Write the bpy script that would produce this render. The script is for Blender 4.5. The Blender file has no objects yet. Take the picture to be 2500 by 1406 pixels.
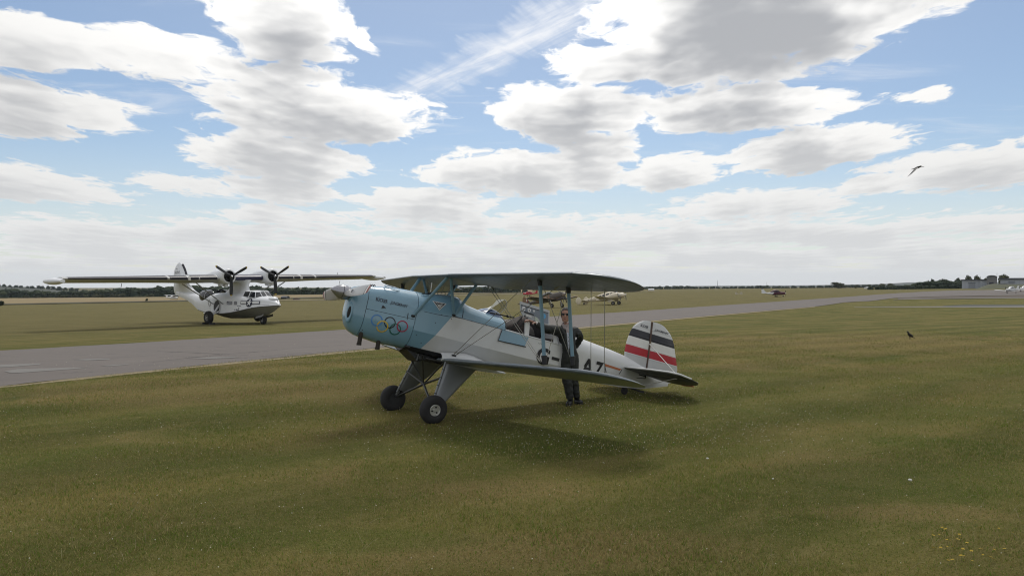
import bpy, bmesh, math, random
import numpy as np
from mathutils import Matrix, Vector, noise as mnoise
random.seed(7); rng = np.random.default_rng(7)
S = bpy.context.scene
COL = S.collection
R_ = math.radians

# ------------------------------------------------------------------ camera
ZC = 1.964; FPX = 1875.0; CX = 1250.0; CY = 700.0      # eye height (m) and the photo's pinhole, in its own pixels
cam_d = bpy.data.cameras.new('camera'); cam_d.lens = 27.0; cam_d.sensor_width = 36.0
cam_d.clip_start = 0.1; cam_d.clip_end = 20000.0; cam_d.shift_y = -0.0012
cam = bpy.data.objects.new('camera', cam_d); COL.objects.link(cam)
cam.location = (0, 0, ZC); cam.rotation_euler = (R_(90), 0, 0)
S.camera = cam

# ------------------------------------------------------------------ exposure
vs = S.view_settings
vs.view_transform = 'Standard'; vs.look = 'None'; vs.gamma = 1.0; vs.use_curve_mapping = False
vs.exposure = 0.0
S.cycles.max_bounces = 6; S.cycles.diffuse_bounces = 3; S.cycles.glossy_bounces = 3
S.cycles.transmission_bounces = 4; S.cycles.transparent_max_bounces = 8; S.cycles.volume_bounces = 0
S.cycles.use_denoising = True; S.cycles.filter_width = 1.1

# ------------------------------------------------------------------ sun
SUN_EL, SUN_AZ = 56.0, 4.0        # degrees; azimuth measured from the view direction (+Y) to the right
sd = Vector((math.sin(R_(SUN_AZ))*math.cos(R_(SUN_EL)), math.cos(R_(SUN_AZ))*math.cos(R_(SUN_EL)), math.sin(R_(SUN_EL))))
sun_d = bpy.data.lights.new('sun', 'SUN'); sun_d.energy = 1.45; sun_d.angle = R_(11.0); sun_d.color = (1.0, .955, .88)
sun = bpy.data.objects.new('sun', sun_d); COL.objects.link(sun)
sun.rotation_euler = sd.to_track_quat('Z', 'Y').to_euler(); sun.location = (0, 0, 60)

# ------------------------------------------------------------------ node helpers
class NT:
    def __init__(s, nt): s.t = nt; s.t.nodes.clear()
    def n(s, typ, **kw):
        nd = s.t.nodes.new(typ)
        for k, v in kw.items(): setattr(nd, k, v)
        return nd
    def put(s, sock, val):
        if val is None: return
        if isinstance(val, bpy.types.NodeSocket): s.t.links.new(val, sock)
        else:
            try: sock.default_value = val
            except Exception: sock.default_value = tuple(val) + (1.0,)
    def math(s, op, a, b=None, c=None, clamp=False):
        nd = s.n('ShaderNodeMath', operation=op, use_clamp=clamp)
        s.put(nd.inputs[0], a); s.put(nd.inputs[1], b); s.put(nd.inputs[2], c); return nd.outputs[0]
    def vmath(s, op, a, b=None, c=None):
        nd = s.n('ShaderNodeVectorMath', operation=op)
        s.put(nd.inputs[0], a); s.put(nd.inputs[1], b)
        if c is not None: s.put(nd.inputs[2], c)
        return nd.outputs['Value'] if op in ('DOT_PRODUCT', 'LENGTH', 'DISTANCE') else nd.outputs[0]
    def step(s, x, a, b, lo=0.0, hi=1.0, typ='SMOOTHSTEP'):
        nd = s.n('ShaderNodeMapRange', interpolation_type=typ)
        for i, v in enumerate((x, a, b, lo, hi)): s.put(nd.inputs[i], v)
        return nd.outputs[0]
    def mix(s, f, a, b, blend='MIX'):
        nd = s.n('ShaderNodeMix', data_type='RGBA', blend_type=blend)
        s.put(nd.inputs[0], f); s.put(nd.inputs[6], a); s.put(nd.inputs[7], b); return nd.outputs[2]
    def noise(s, vec, scale, detail=4.0, rough=.55, dist=0.0, lac=2.0, out=0):
        nd = s.n('ShaderNodeTexNoise')
        s.put(nd.inputs['Vector'], vec); s.put(nd.inputs['Scale'], scale); s.put(nd.inputs['Detail'], detail)
        s.put(nd.inputs['Roughness'], rough); s.put(nd.inputs['Distortion'], dist); s.put(nd.inputs['Lacunarity'], lac)
        return nd.outputs[out]
    def comb(s, x, y, z):
        nd = s.n('ShaderNodeCombineXYZ'); s.put(nd.inputs[0], x); s.put(nd.inputs[1], y); s.put(nd.inputs[2], z); return nd.outputs[0]
    def sep(s, v):
        nd = s.n('ShaderNodeSeparateXYZ'); s.put(nd.inputs[0], v); return nd.outputs

# ------------------------------------------------------------------ world: Nishita sky with broken cumulus
W = bpy.data.worlds.new('World'); S.world = W; W.use_nodes = True
SQ = 1.55                                                  # clouds are flatter than they are wide
def chart_y(r): return SQ*math.log(r)+.045*r
def chart_k(r): return r/(1+r/16)
def pp(u, v): r = FPX/(CY-v); return ((u-CX)/FPX*chart_k(r), chart_y(r))     # direction -> cloud chart: (sideways, distance), so that far clouds flatten into bands
def blob(u0, v0, u1, v1, amp=1.0):
    vm = CY-math.sqrt((CY-v0)*(CY-v1)); xa, y0 = pp(u0, v0); xb, y1 = pp(u1, v1); k = chart_k(FPX/(CY-vm)); cx = ((u0+u1)/2-CX)/FPX*k; rx = (u1-u0)/2/FPX*k
    return (cx, (y0+y1)/2, max(.05, rx), max(.05, abs(y1-y0)/2), amp)
CLOUDS = [                                     # patches of denser cloud (left, top, right, bottom as seen from the field)
 blob(-420, 20, 330, 175, 1.0), blob(150, 50, 520, 195, .9), blob(-420, 150, 300, 335, 1.0),
 blob(510, -60, 860, 160, .95), blob(850, 70, 930, 135, .7), blob(480, 140, 900, 290, .9), blob(500, 200, 1060, 352, 1.05), blob(470, 318, 880, 450, 1.0),
 blob(-300, 370, 260, 500, .95), blob(560, 430, 830, 500, .85), blob(340, 420, 560, 480, .6),
 blob(1440, -160, 2290, 190, 1.15), blob(1340, 90, 1700, 205, .9), blob(1500, 120, 2000, 210, .8), blob(1190, 195, 1570, 345, 1.1), blob(1520, 200, 2090, 330, 1.0),
 blob(1010, 365, 1540, 475, 1.05), blob(1330, 320, 1560, 420, .8), blob(1790, 295, 2200, 425, 1.05), blob(2150, 330, 2800, 470, 1.05), blob(1500, 375, 1760, 470, .95),
 blob(2190, 215, 2350, 255, .5), blob(1630, 460, 2060, 530, .9), blob(860, 455, 1200, 530, .9), blob(2030, 420, 2250, 480, .8), blob(0, 520, 300, 580, .7), blob(580, 500, 800, 560, .8),
]
def build_world():
    g = NT(W.node_tree)
    geo = g.n('ShaderNodeNewGeometry').outputs['Incoming']
    d = g.vmath('SCALE', geo); g.t.nodes[-1].inputs['Scale'].default_value = -1.0
    dx, dy0, dz = g.sep(d); dy = g.math('MAXIMUM', g.math('ABSOLUTE', dy0), .02)
    dzc = g.math('MAXIMUM', dz, 0.010); inv = g.math('DIVIDE', 1.0, dzc)
    qx = g.math('MULTIPLY', dx, inv); qy = g.math('MULTIPLY', dy, inv)
    azt = g.math('DIVIDE', dx, dy); zone = g.math('ADD', g.math('ABSOLUTE', azt), g.step(dy0, .05, 0.0, 0.0, 4.0)); qyc = g.math('MAXIMUM', qy, .12)
    grp = bpy.data.node_groups.new('cloud_cover', 'ShaderNodeTree')
    grp.interface.new_socket('P', in_out='INPUT', socket_type='NodeSocketVector'); grp.interface.new_socket('C', in_out='OUTPUT', socket_type='NodeSocketFloat'); grp.interface.new_socket('smooth', in_out='OUTPUT', socket_type='NodeSocketFloat')
    q = NT(grp); gi = q.n('NodeGroupInput'); go = q.n('NodeGroupOutput'); PZ = gi.outputs[0]; px_, py_, _z = q.sep(PZ); P0 = q.vmath('MULTIPLY', PZ, (1, 1, 0))
    wv = q.noise(P0, 3.0, 3.0, .55, out=1)
    P1 = q.vmath('ADD', P0, q.vmath('MULTIPLY', q.vmath('SUBTRACT', wv, (.5, .5, .5)), (.36, .22, 0)))
    cur = None
    for cx, cy, rx, ry, am in CLOUDS:
        v = q.vmath('MULTIPLY_ADD', P1, (1/rx, 1/ry, 0), (-cx/rx, -cy/ry, 0))
        e = q.math('MULTIPLY_ADD', q.vmath('DOT_PRODUCT', v, v), -am*.95, am)
        cur = e if cur is None else q.math('SMOOTH_MAX', cur, e, .12)
    cur = q.math('MAXIMUM', cur, -.5)
    big = q.noise(q.comb(q.math('MULTIPLY', px_, .75), q.math('MULTIPLY', py_, 1.25), 3.1), 1.25, 3.0, .55)
    gen = q.math('MULTIPLY_ADD', big, 4.8, -1.80)
    far = q.step(py_, chart_y(8.5), chart_y(14.0))
    outside = q.math('MAXIMUM', far, q.step(py_, chart_y(2.5), chart_y(2.1)))
    outside = q.math('MAXIMUM', outside, q.step(q.math('ABSOLUTE', _z), .74, .90))
    nd = q.n('ShaderNodeMix', data_type='FLOAT'); q.put(nd.inputs[0], outside); q.put(nd.inputs[2], cur); q.put(nd.inputs[3], gen)
    det = q.noise(P1, 4.2, 9.0, .62)
    puff = q.math('SUBTRACT', .30, q.math('ABSOLUTE', q.math('SUBTRACT', q.noise(P1, 7.5, 4.0, .55), .5)))
    C = q.math('ADD', nd.outputs[0], q.math('ADD', q.math('MULTIPLY', q.math('SUBTRACT', det, .5), 2.4), q.math('MULTIPLY_ADD', puff, 1.7, -.33)))
    q.t.links.new(C, go.inputs[0])
    soft = q.noise(P1, 4.2, 2.0, .5)
    q.t.links.new(q.math('ADD', nd.outputs[0], q.math('MULTIPLY_ADD', q.math('SUBTRACT', soft, .5), 2.2, -.02)), go.inputs[1])
    def cover(up):
        nd = g.n('ShaderNodeGroup'); nd.node_tree = grp; r = g.math('MULTIPLY', qyc, 1/up)
        x = g.math('MULTIPLY', azt, g.math('DIVIDE', r, g.math('MULTIPLY_ADD', r, 1/16, 1.0)))
        y = g.math('MULTIPLY_ADD', g.math('LOGARITHM', r, math.e), SQ, g.math('MULTIPLY', r, .045))
        g.put(nd.inputs[0], g.comb(x, y, zone)); return nd.outputs
    (c0, c0s), (_, c1), (_, c2) = [(o_[0], o_[1]) for o_ in (cover(1.0), cover(1.09), cover(1.22))]
    alpha = g.step(c0, -.02, .36)
    sunv = g.vmath('DOT_PRODUCT', d, tuple(sd)); near_sun = g.step(sunv, .55, .97)
    # light comes from above and beyond: what has little cloud over it is bright, thick undersides are grey
    occ = g.math('ADD', g.math('ADD', g.math('MULTIPLY', c0, .16), g.math('MULTIPLY', c0s, .26)), g.math('ADD', g.math('MULTIPLY', g.math('MAXIMUM', c1, -.2), .42), g.math('MULTIPLY', g.math('MAXIMUM', c2, -.2), .36)))
    grey = g.step(occ, .14, 1.18)
    white = g.mix(near_sun, (8.7, 8.65, 8.5), (14.5, 14.3, 13.9)); dark = g.mix(near_sun, (4.9, 5.0, 5.2), (4.3, 4.45, 4.75))
    grey = g.math('MULTIPLY', grey, g.step(dz, .0, .22, .45, 1.0, 'LINEAR')); ccol = g.mix(grey, white, dark)
    # cirrus: long fibres drawn out by the wind
    A = Vector((-.62, 4.2)); B = Vector((.42, 2.55)); L = (B-A).length; ux, uy = (B-A).normalized()
    sx = g.math('SUBTRACT', qx, A.x); sy = g.math('SUBTRACT', qy, A.y)
    ss = g.math('ADD', g.math('MULTIPLY', sx, ux), g.math('MULTIPLY', sy, uy)); tt = g.math('SUBTRACT', g.math('MULTIPLY', sx, -uy), g.math('MULTIPLY', sy, -ux))
    fib = g.noise(g.comb(g.math('MULTIPLY', ss, .8), g.math('MULTIPLY', tt, 5.5), 0.0), 1.6, 6.0, .62, .6)
    fib2 = g.noise(g.comb(g.math('MULTIPLY_ADD', ss, 4.0, g.math('MULTIPLY', tt, 2.5)), g.math('MULTIPLY', tt, .9), 2.0), 1.5, 5.0, .6)
    tn = g.math('ADD', tt, g.math('MULTIPLY', g.math('SUBTRACT', fib2, .5), .5))
    prof = g.math('SUBTRACT', 1.0, g.math('POWER', g.math('ABSOLUTE', g.math('DIVIDE', g.math('ADD', tn, .02), .20)), 1.5), clamp=True)
    along = g.math('MULTIPLY', g.step(ss, -.15, .5), g.step(ss, L+2.2, L+.6))
    veil_n = g.noise(g.comb(g.math('MULTIPLY', qx, .5), g.math('MULTIPLY', qy, 1.6), 7.0), 1.1, 7.0, .62, 1.2)
    veil = g.math('MULTIPLY', g.step(veil_n, .54, .80), .40)
    cir = g.math('MAXIMUM', g.math('MULTIPLY', g.math('MULTIPLY', prof, along), g.step(fib, .22, .7)), veil)
    sky = g.n('ShaderNodeTexSky', sky_type='NISHITA', sun_disc=False)
    sky.sun_elevation = R_(SUN_EL); sky.sun_rotation = R_(SUN_AZ); sky.air_density = 1.0; sky.dust_density = .4; sky.ozone_density = 2.0; sky.altitude = 50
    skyc = g.mix(g.math('MULTIPLY_ADD', near_sun, .22, .03), sky.outputs[0], (7.8, 8.2, 8.6, 1))
    c1_ = g.mix(g.math('MULTIPLY', cir, .85), skyc, g.mix(near_sun, (8.6, 8.7, 9.0), (11.0, 11.0, 11.0)))
    c2_ = g.mix(alpha, c1_, ccol)
    pale = g.step(dz, .20, .012)                 # the far cloud deck pales into the air
    c3 = g.mix(g.math('MAXIMUM', g.math('MULTIPLY', pale, .52), g.step(dz, .035, .012)), c2_, g.mix(near_sun, (7.6, 7.8, 7.9), (8.5, 8.5, 8.3)))
    bg = g.n('ShaderNodeBackground'); g.put(bg.inputs[0], c3); bg.inputs[1].default_value = 0.10
    out = g.n('ShaderNodeOutputWorld'); g.t.links.new(bg.outputs[0], out.inputs[0])
build_world()
W.cycles.sampling_method = 'MANUAL'; W.cycles.sample_map_resolution = 512

# ------------------------------------------------------------------ mesh helpers
def tag(o, label=None, cat=None, group=None, kind=None):
    if label: o['label'] = label
    if cat: o['category'] = cat
    if group: o['group'] = group
    if kind: o['kind'] = kind
    return o
def empty(name, loc=(0, 0, 0), mat=None):
    o = bpy.data.objects.new(name, None); COL.objects.link(o); o.empty_display_size = .2
    if mat is not None: o.matrix_world = mat
    else: o.location = loc
    return o
def V(*a): return Vector(a)
def frame_from(d):
    d = Vector(d).normalized(); a = Vector((0, 0, 1)) if abs(d.z) < .9 else Vector((1, 0, 0))
    u = d.cross(a).normalized(); return u, d.cross(u).normalized()
class MB:
    def __init__(s): s.v = []; s.f = []; s.m = []
    def add(s, vs, fs, mat=0):
        o = len(s.v); s.v += [tuple(v) for v in vs]; s.f += [tuple(i+o for i in f) for f in fs]; s.m += [mat]*len(fs); return s
    def box(s, c, sz, rot=None, mat=0, bev=0.0):
        hx, hy, hz = sz[0]/2, sz[1]/2, sz[2]/2
        vs = [Vector((x, y, z)) for x in (-hx, hx) for y in (-hy, hy) for z in (-hz, hz)]
        if rot is not None: vs = [rot @ v for v in vs]
        vs = [v+Vector(c) for v in vs]
        return s.add(vs, [(0, 1, 3, 2), (4, 6, 7, 5), (0, 4, 5, 1), (2, 3, 7, 6), (0, 2, 6, 4), (1, 5, 7, 3)], mat)
    def loft(s, rings, cap0=True, cap1=True, closed=True, mat=0):
        n = len(rings[0]); vs = [p for r in rings for p in r]; fs = []
        for i in range(len(rings)-1):
            for j in range(n if closed else n-1):
                k = (j+1) % n; fs.append((i*n+j, i*n+k, (i+1)*n+k, (i+1)*n+j))
        if cap0: fs.append(tuple(range(n))[::-1])
        if cap1: fs.append(tuple(range((len(rings)-1)*n, len(rings)*n)))
        return s.add(vs, fs, mat)
    def path(s, pts, rad, n=8, flat=1.0, up=None, cap=True, mat=0):
        pts = [Vector(p) for p in pts]; rings = []
        if not hasattr(rad, '__len__'): rad = [rad]*len(pts)
        for i, p in enumerate(pts):
            d = (pts[min(i+1, len(pts)-1)]-pts[max(i-1, 0)])
            if up is not None:
                d.normalize(); a = Vector(up); a = (a-d*a.dot(d)).normalized(); b = d.cross(a)
            else: a, b = frame_from(d)
            rings.append([p+a*(math.cos(t)*rad[i])+b*(math.sin(t)*rad[i]*flat) for t in [2*math.pi*k/n for k in range(n)]])
        return s.loft(rings, cap, cap, mat=mat)
    def tube(s, a, b, r0, r1=None, n=8, flat=1.0, up=None, mat=0): return s.path([a, b], [r0, r1 if r1 is not None else r0], n, flat, up, mat=mat)
    def lathe(s, o, d, prof, n=24, cap0=True, cap1=True, mat=0):
        o = Vector(o); d = Vector(d).normalized(); a, b = frame_from(d)
        return s.loft([[o+d*t+a*(math.cos(q)*r)+b*(math.sin(q)*r) for q in [2*math.pi*k/n for k in range(n)]] for t, r in prof], cap0, cap1, mat=mat)
    def ell(s, c, r, nu=16, nv=10, rot=None, mat=0):
        rings = []
        for i in range(nv+1):
            th = math.pi*(i+.02)/(nv+.04)
            rg = [Vector((r[0]*math.sin(th)*math.cos(q), r[1]*math.sin(th)*math.sin(q), r[2]*math.cos(th))) for q in [2*math.pi*k/nu for k in range(nu)]]
            rings.append([(rot @ p if rot is not None else p)+Vector(c) for p in rg])
        return s.loft(rings, mat=mat)
    def prism(s, outline, off, mat=0):
        off = Vector(off); a = [Vector(p) for p in outline]; return s.loft([a, [p+off for p in a]], mat=mat)
    def torus(s, c, d, R, r, n=28, m=8, sx=1.0, sy=1.0, mat=0):
        a, b = frame_from(d); c = Vector(c); rings = []
        pts = [c+a*(R*sx*math.cos(q))+b*(R*sy*math.sin(q)) for q in [2*math.pi*k/n for k in range(n)]]
        dd = Vector(d).normalized()
        for k, p in enumerate(pts):
            o = (p-c).normalized(); rings.append([p+o*(r*math.cos(t))+dd*(r*math.sin(t)) for t in [2*math.pi*j/m for j in range(m)]])
        rings.append(rings[0]); return s.loft(rings, False, False, mat=mat)
    def build(s, name, mats, parent=None, loc=None, sharp=38.0, smooth=True):
        me = bpy.data.meshes.new(name); me.from_pydata(s.v, [], s.f)
        if not isinstance(mats, (list, tuple)): mats = [mats]
        for m in mats: me.materials.append(m)
        if len(mats) > 1: me.polygons.foreach_set('material_index', s.m)
        bm = bmesh.new(); bm.from_mesh(me); bmesh.ops.recalc_face_normals(bm, faces=bm.faces); bm.to_mesh(me); bm.free()
        if smooth:
            me.polygons.foreach_set('use_smooth', [True]*len(me.polygons)); me.set_sharp_from_angle(angle=R_(sharp))
        o = bpy.data.objects.new(name, me); COL.objects.link(o)
        if parent is not None: o.parent = parent
        if loc is not None: o.location = loc
        return o
def text_pts(txt, bold=.0):
    cu = bpy.data.curves.new('txt', 'FONT'); cu.body = txt; cu.size = 1.0; cu.offset = bold; cu.resolution_u = 3
    ob = bpy.data.objects.new('txt', cu); COL.objects.link(ob)
    me = bpy.data.meshes.new_from_object(ob.evaluated_get(bpy.context.evaluated_depsgraph_get()))
    vs = np.array([v.co[:2] for v in me.vertices]); fs = [tuple(p.vertices) for p in me.polygons]
    bpy.data.objects.remove(ob); bpy.data.curves.remove(cu); bpy.data.meshes.remove(me)
    vs[:, 0] -= vs[:, 0].min(); return vs, fs
def text_into(mb, txt, w, h, fn, bold=.0, mat=0):
    """letters w wide and h tall, each vertex (s,t) sent through fn to its place on the surface"""
    vs, fs = text_pts(txt, bold); vs[:, 0] *= w/vs[:, 0].max(); t0 = vs[:, 1].min(); vs[:, 1] = (vs[:, 1]-t0)*(h/(vs[:, 1].max()-t0))
    return mb.add([fn(a, b) for a, b in vs], fs, mat)

# ------------------------------------------------------------------ materials
MATS = {}
def mat(name, col, rough=.5, metal=0.0, var=.10, vscale=3.0, bump=0.0, bscale=40.0, coat=0.0, spec=.5, dirt=None, dscale=1.3, space='Object'):
    if name in MATS: return MATS[name]
    m = bpy.data.materials.new(name); m.use_nodes = True; MATS[name] = m
    g = NT(m.node_tree); b = g.n('ShaderNodeBsdfPrincipled'); o = g.n('ShaderNodeOutputMaterial'); g.t.links.new(b.outputs[0], o.inputs[0])
    co = g.n('ShaderNodeTexCoord').outputs[space]
    n1 = g.noise(co, vscale, 6.0, .6)
    c = g.mix(n1, tuple(x*(1-var) for x in col)+(1,), tuple(min(1, x*(1+var)) for x in col)+(1,))
    if dirt:
        d = g.noise(co, dscale, 8.0, .68); c = g.mix(g.step(d, .54, .74, 0, dirt[1]), c, tuple(dirt[0])+(1,))
    g.put(b.inputs['Base Color'], c); b.inputs['Metallic'].default_value = metal; b.inputs['Specular IOR Level'].default_value = spec
    g.put(b.inputs['Roughness'], g.step(n1, .2, .8, max(.02, rough*.85), min(1, rough*1.15), 'LINEAR'))
    b.inputs['Coat Weight'].default_value = coat; b.inputs['Coat Roughness'].default_value = .08
    if bump:
        bn = g.n('ShaderNodeBump'); bn.inputs['Strength'].default_value = bump; bn.inputs['Distance'].default_value = .02
        g.put(bn.inputs['Height'], g.noise(co, bscale, 5.0, .6)); g.put(b.inputs['Normal'], bn.outputs[0])
    return m
def glass(name, tint=(.9, .95, .95), rough=.02, alpha=.25):
    if name in MATS: return MATS[name]
    m = bpy.data.materials.new(name); m.use_nodes = True; MATS[name] = m
    g = NT(m.node_tree); o = g.n('ShaderNodeOutputMaterial')
    t = g.n('ShaderNodeBsdfTransparent'); t.inputs[0].default_value = tint+(1,)
    gl = g.n('ShaderNodeBsdfGlossy'); gl.inputs['Roughness'].default_value = rough; gl.inputs[0].default_value = (.95, .97, 1, 1)
    lw_ = g.n('ShaderNodeLayerWeight'); lw_.inputs[0].default_value = .5; fr = g.math('MULTIPLY_ADD', g.math('POWER', lw_.outputs['Facing'], 4.0), .9, .05)
    mx = g.n('ShaderNodeMixShader'); g.put(mx.inputs[0], g.math('ADD', fr, alpha*.25, clamp=True))
    g.t.links.new(t.outputs[0], mx.inputs[1]); g.t.links.new(gl.outputs[0], mx.inputs[2]); g.t.links.new(mx.outputs[0], o.inputs[0])
    return m
BLUE = mat('sky_blue_paint', (.175, .325, .435), .24, var=.05, coat=.7, dirt=((.09, .17, .23), .3))
SILVER = mat('silver_dope', (.64, .655, .665), .42, .25, var=.05, dirt=((.36, .35, .33), .35))
GREYFAB = mat('grey_doped_fabric', (.30, .325, .345), .5, .1, var=.06, dirt=((.2, .2, .19), .4))
STRUT = mat('strut_blue', (.155, .275, .35), .38, var=.05)
BLACK = mat('black_paint', (.012, .013, .016), .4)
DARK = mat('dark_metal', (.035, .037, .04), .45, .5)
OILY = mat('oily_steel', (.07, .072, .072), .4, .7, dirt=((.02, .018, .015), .6), dscale=6)
ALU = mat('bare_aluminium', (.20, .215, .23), .42, .45, var=.08, dirt=((.2, .2, .19), .4), dscale=4)
POLISH = mat('polished_aluminium', (.62, .62, .65), .16, 1.0, var=.04)
RUBBER = mat('tyre_rubber', (.022, .022, .024), .8, bump=.25, bscale=60)
WHITE = mat('white_paint', (.72, .73, .74), .35, var=.05, coat=.15, dirt=((.5, .48, .44), .3))
REDP = mat('red_paint', (.42, .03, .045), .4)
NAVY = mat('dark_blue_black', (.018, .02, .035), .35)
STEELW = mat('bracing_steel', (.30, .29, .25), .35, .8)
BROWNL = mat('worn_brown_cloth', (.038, .027, .025), .75, bump=.4, bscale=30, var=.25)
def lin(c): return tuple((x/255/12.92 if x/255 <= .04045 else ((x/255+.055)/1.055)**2.4) for x in c)

# ------------------------------------------------------------------ terrain
def sstep(x, a, b): t = np.clip((x-a)/(b-a), 0, 1); return t*t*(3-2*t)
DD = [0, 16, 40, 67, 110, 155, 240, 420, 650, 20000]; DV = [0, 0, -.30, -.76, -.98, -1.28, -1.0, -.45, 0, 0]
_dg = np.linspace(0, 800, 1601); _dv = np.interp(_dg, DD, DV); _dv = np.convolve(np.pad(_dv, 30, mode='edge'), np.hanning(61)/np.hanning(61).sum(), 'valid')
def hgt(X, Y):
    X = np.asarray(X, float); Y = np.asarray(Y, float); d = np.hypot(X, Y)+1e-6
    front = sstep(Y, 2, 30)
    return ((-.0044*Y+.012*X)*np.minimum(1, 700/d)*sstep(d, 14, 45)+np.interp(d, _dg, _dv)*sstep(d, 14, 30))*front
def h1(x, y): return float(hgt(x, y))
def ground_at(u, v):
    """where the line of sight through photo pixel (u,v) meets the ground"""
    Y = ZC*FPX/(v-CY)
    for _ in range(80):
        Y = .5*Y+.5*(ZC-h1((u-CX)/FPX*Y, Y))*FPX/(v-CY)
    return Vector(((u-CX)/FPX*Y, Y, h1((u-CX)/FPX*Y, Y)))
def at(u, d): x = (u-CX)/FPX*d; return Vector((x, d, h1(x, d)))
def ztop(v, d): return ZC-(v-CY)/FPX*d

def turf_nodes(g, pos):
    """colour of the mown, half-dry turf at a world position; shared by the soil and the blades"""
    x, y, _ = g.sep(pos)
    s = g.math('ADD', g.math('MULTIPLY', x, .80), g.math('MULTIPLY', y, .60)); t = g.math('SUBTRACT', g.math('MULTIPLY', x, .60), g.math('MULTIPLY', y, .80))
    st = g.comb(g.math('MULTIPLY', s, .30), t, 0.0)
    n1 = g.noise(st, .42, 5.0, .60, .5); n2 = g.noise(pos, .38, 6.0, .62, .8); n3 = g.noise(st, 2.6, 6.0, .65); n4 = g.noise(pos, 9.0, 4.0, .6)
    c = g.mix(g.step(n1, .36, .64), (.104, .114, .024, 1), (.188, .160, .048, 1))
    c = g.mix(g.step(n2, .52, .70, 0, .75), c, (.250, .190, .075, 1))
    c = g.mix(g.step(n2, .44, .28, 0, .75), c, (.080, .110, .018, 1))
    c = g.mix(g.step(n3, .50, .72, 0, .50), c, (.27, .225, .088, 1))
    c = g.mix(g.step(n3, .46, .26, 0, .5), c, (.080, .092, .018, 1))
    c = g.mix(g.step(n4, .35, .70, 0, .30), c, (.22, .19, .075, 1))
    # dry and lush places in this lawn
    def place_(lst):
        cur = None
        for X, Y, rx, ry in lst:
            q = g.vmath('MULTIPLY_ADD', g.comb(x, y, 0.0), (1/rx, 1/ry, 0), (-X/rx, -Y/ry, 0)); e = g.math('SUBTRACT', 1.0, g.vmath('DOT_PRODUCT', q, q)); cur = e if cur is None else g.math('MAXIMUM', cur, e)
        return g.math('ADD', cur, g.math('MULTIPLY', g.math('SUBTRACT', n2, .5), 3.2))
    dryp = place_([(13.0, 29.0, 12, 10), (.8, 5.75, 1.9, .62), (-6.0, 14.4, 6.0, 2.2), (-.3, 7.4, 1.3, .55), (1.0, 19.5, 9, 2.6), (3.3, 6.7, 1.2, .35), (-9, 20, 5, 3)])
    c = g.mix(g.step(dryp, .0, .9, 0, .68), c, (.245, .185, .076, 1))
    lush = place_([(.8, 9.9, 3.0, 1.3), (-4.4, 8.8, 2.2, .9), (4.2, 7.8, 1.7, .9), (6.0, 12.0, 2.4, 1.5), (-1.5, 6.0, 1.6, .4), (-8, 12, 2, 1)])
    c = g.mix(g.step(lush, .1, .9, 0, .50), c, (.085, .110, .020, 1))
    band = g.math('SINE', g.math('ADD', g.math('MULTIPLY', t, 2.5), g.math('MULTIPLY', n2, 5.0)))
    bv = g.math('MULTIPLY_ADD', band, .12, 1.0); c = g.mix(1.0, c, g.comb(bv, bv, bv), 'MULTIPLY')
    # beyond the taxiway the field is drier and browner
    k = g.math('SUBTRACT', y, g.math('MULTIPLY_ADD', x, 1.36, 38.0))
    far = g.step(g.math('SUBTRACT', k, g.math('MULTIPLY', n2, 30.0)), 0.0, 70.0)
    dry = g.mix(g.step(n1, .3, .7), (.148, .126, .050, 1), (.196, .164, .072, 1))
    return g.mix(g.math('MULTIPLY', far, .7), c, dry), n3, n4
def make_turf():
    m = bpy.data.materials.new('turf'); m.use_nodes = True; g = NT(m.node_tree)
    b = g.n('ShaderNodeBsdfPrincipled'); o = g.n('ShaderNodeOutputMaterial'); g.t.links.new(b.outputs[0], o.inputs[0])
    pos = g.n('ShaderNodeNewGeometry').outputs['Position']
    c, n3, n4 = turf_nodes(g, pos)
    fine = g.noise(pos, 45.0, 4.0, .7); f2 = g.noise(pos, 7.0, 5.0, .7)
    c = g.mix(g.step(fine, .30, .62, .45, 0), c, (.018, .018, .006, 1))
    g.put(b.inputs['Base Color'], c); b.inputs['Roughness'].default_value = .95; b.inputs['Specular IOR Level'].default_value = .1
    bn = g.n('ShaderNodeBump'); bn.inputs['Strength'].default_value = .8; bn.inputs['Distance'].default_value = .05
    g.put(bn.inputs['Height'], g.math('ADD', fine, g.math('MULTIPLY', f2, 1.6))); g.put(b.inputs['Normal'], bn.outputs[0]); return m
TURF = make_turf()
def make_ground():
    front = np.radians(np.arange(-46, 46.01, .6)); back = np.radians(np.arange(50, 310.1, 6.0))
    ang = np.concatenate([front, back]); rad = np.concatenate([[1.5], 1.5*1.058**np.arange(1, 150)]); rad = rad[rad < 7000]
    A, Rr = np.meshgrid(ang, rad); X = np.sin(A)*Rr; Y = np.cos(A)*Rr; Z = hgt(X, Y)
    n = len(ang); vs = np.stack([X, Y, Z], -1).reshape(-1, 3); fs = []
    for i in range(len(rad)-1):
        for j in range(n): k = (j+1) % n; fs.append((i*n+j, i*n+k, (i+1)*n+k, (i+1)*n+j))
    fs.append(tuple(range(n))[::-1])
    mb = MB(); mb.add(vs, fs); return tag(mb.build('ground', TURF, sharp=180), kind='structure')
make_ground()

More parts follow.
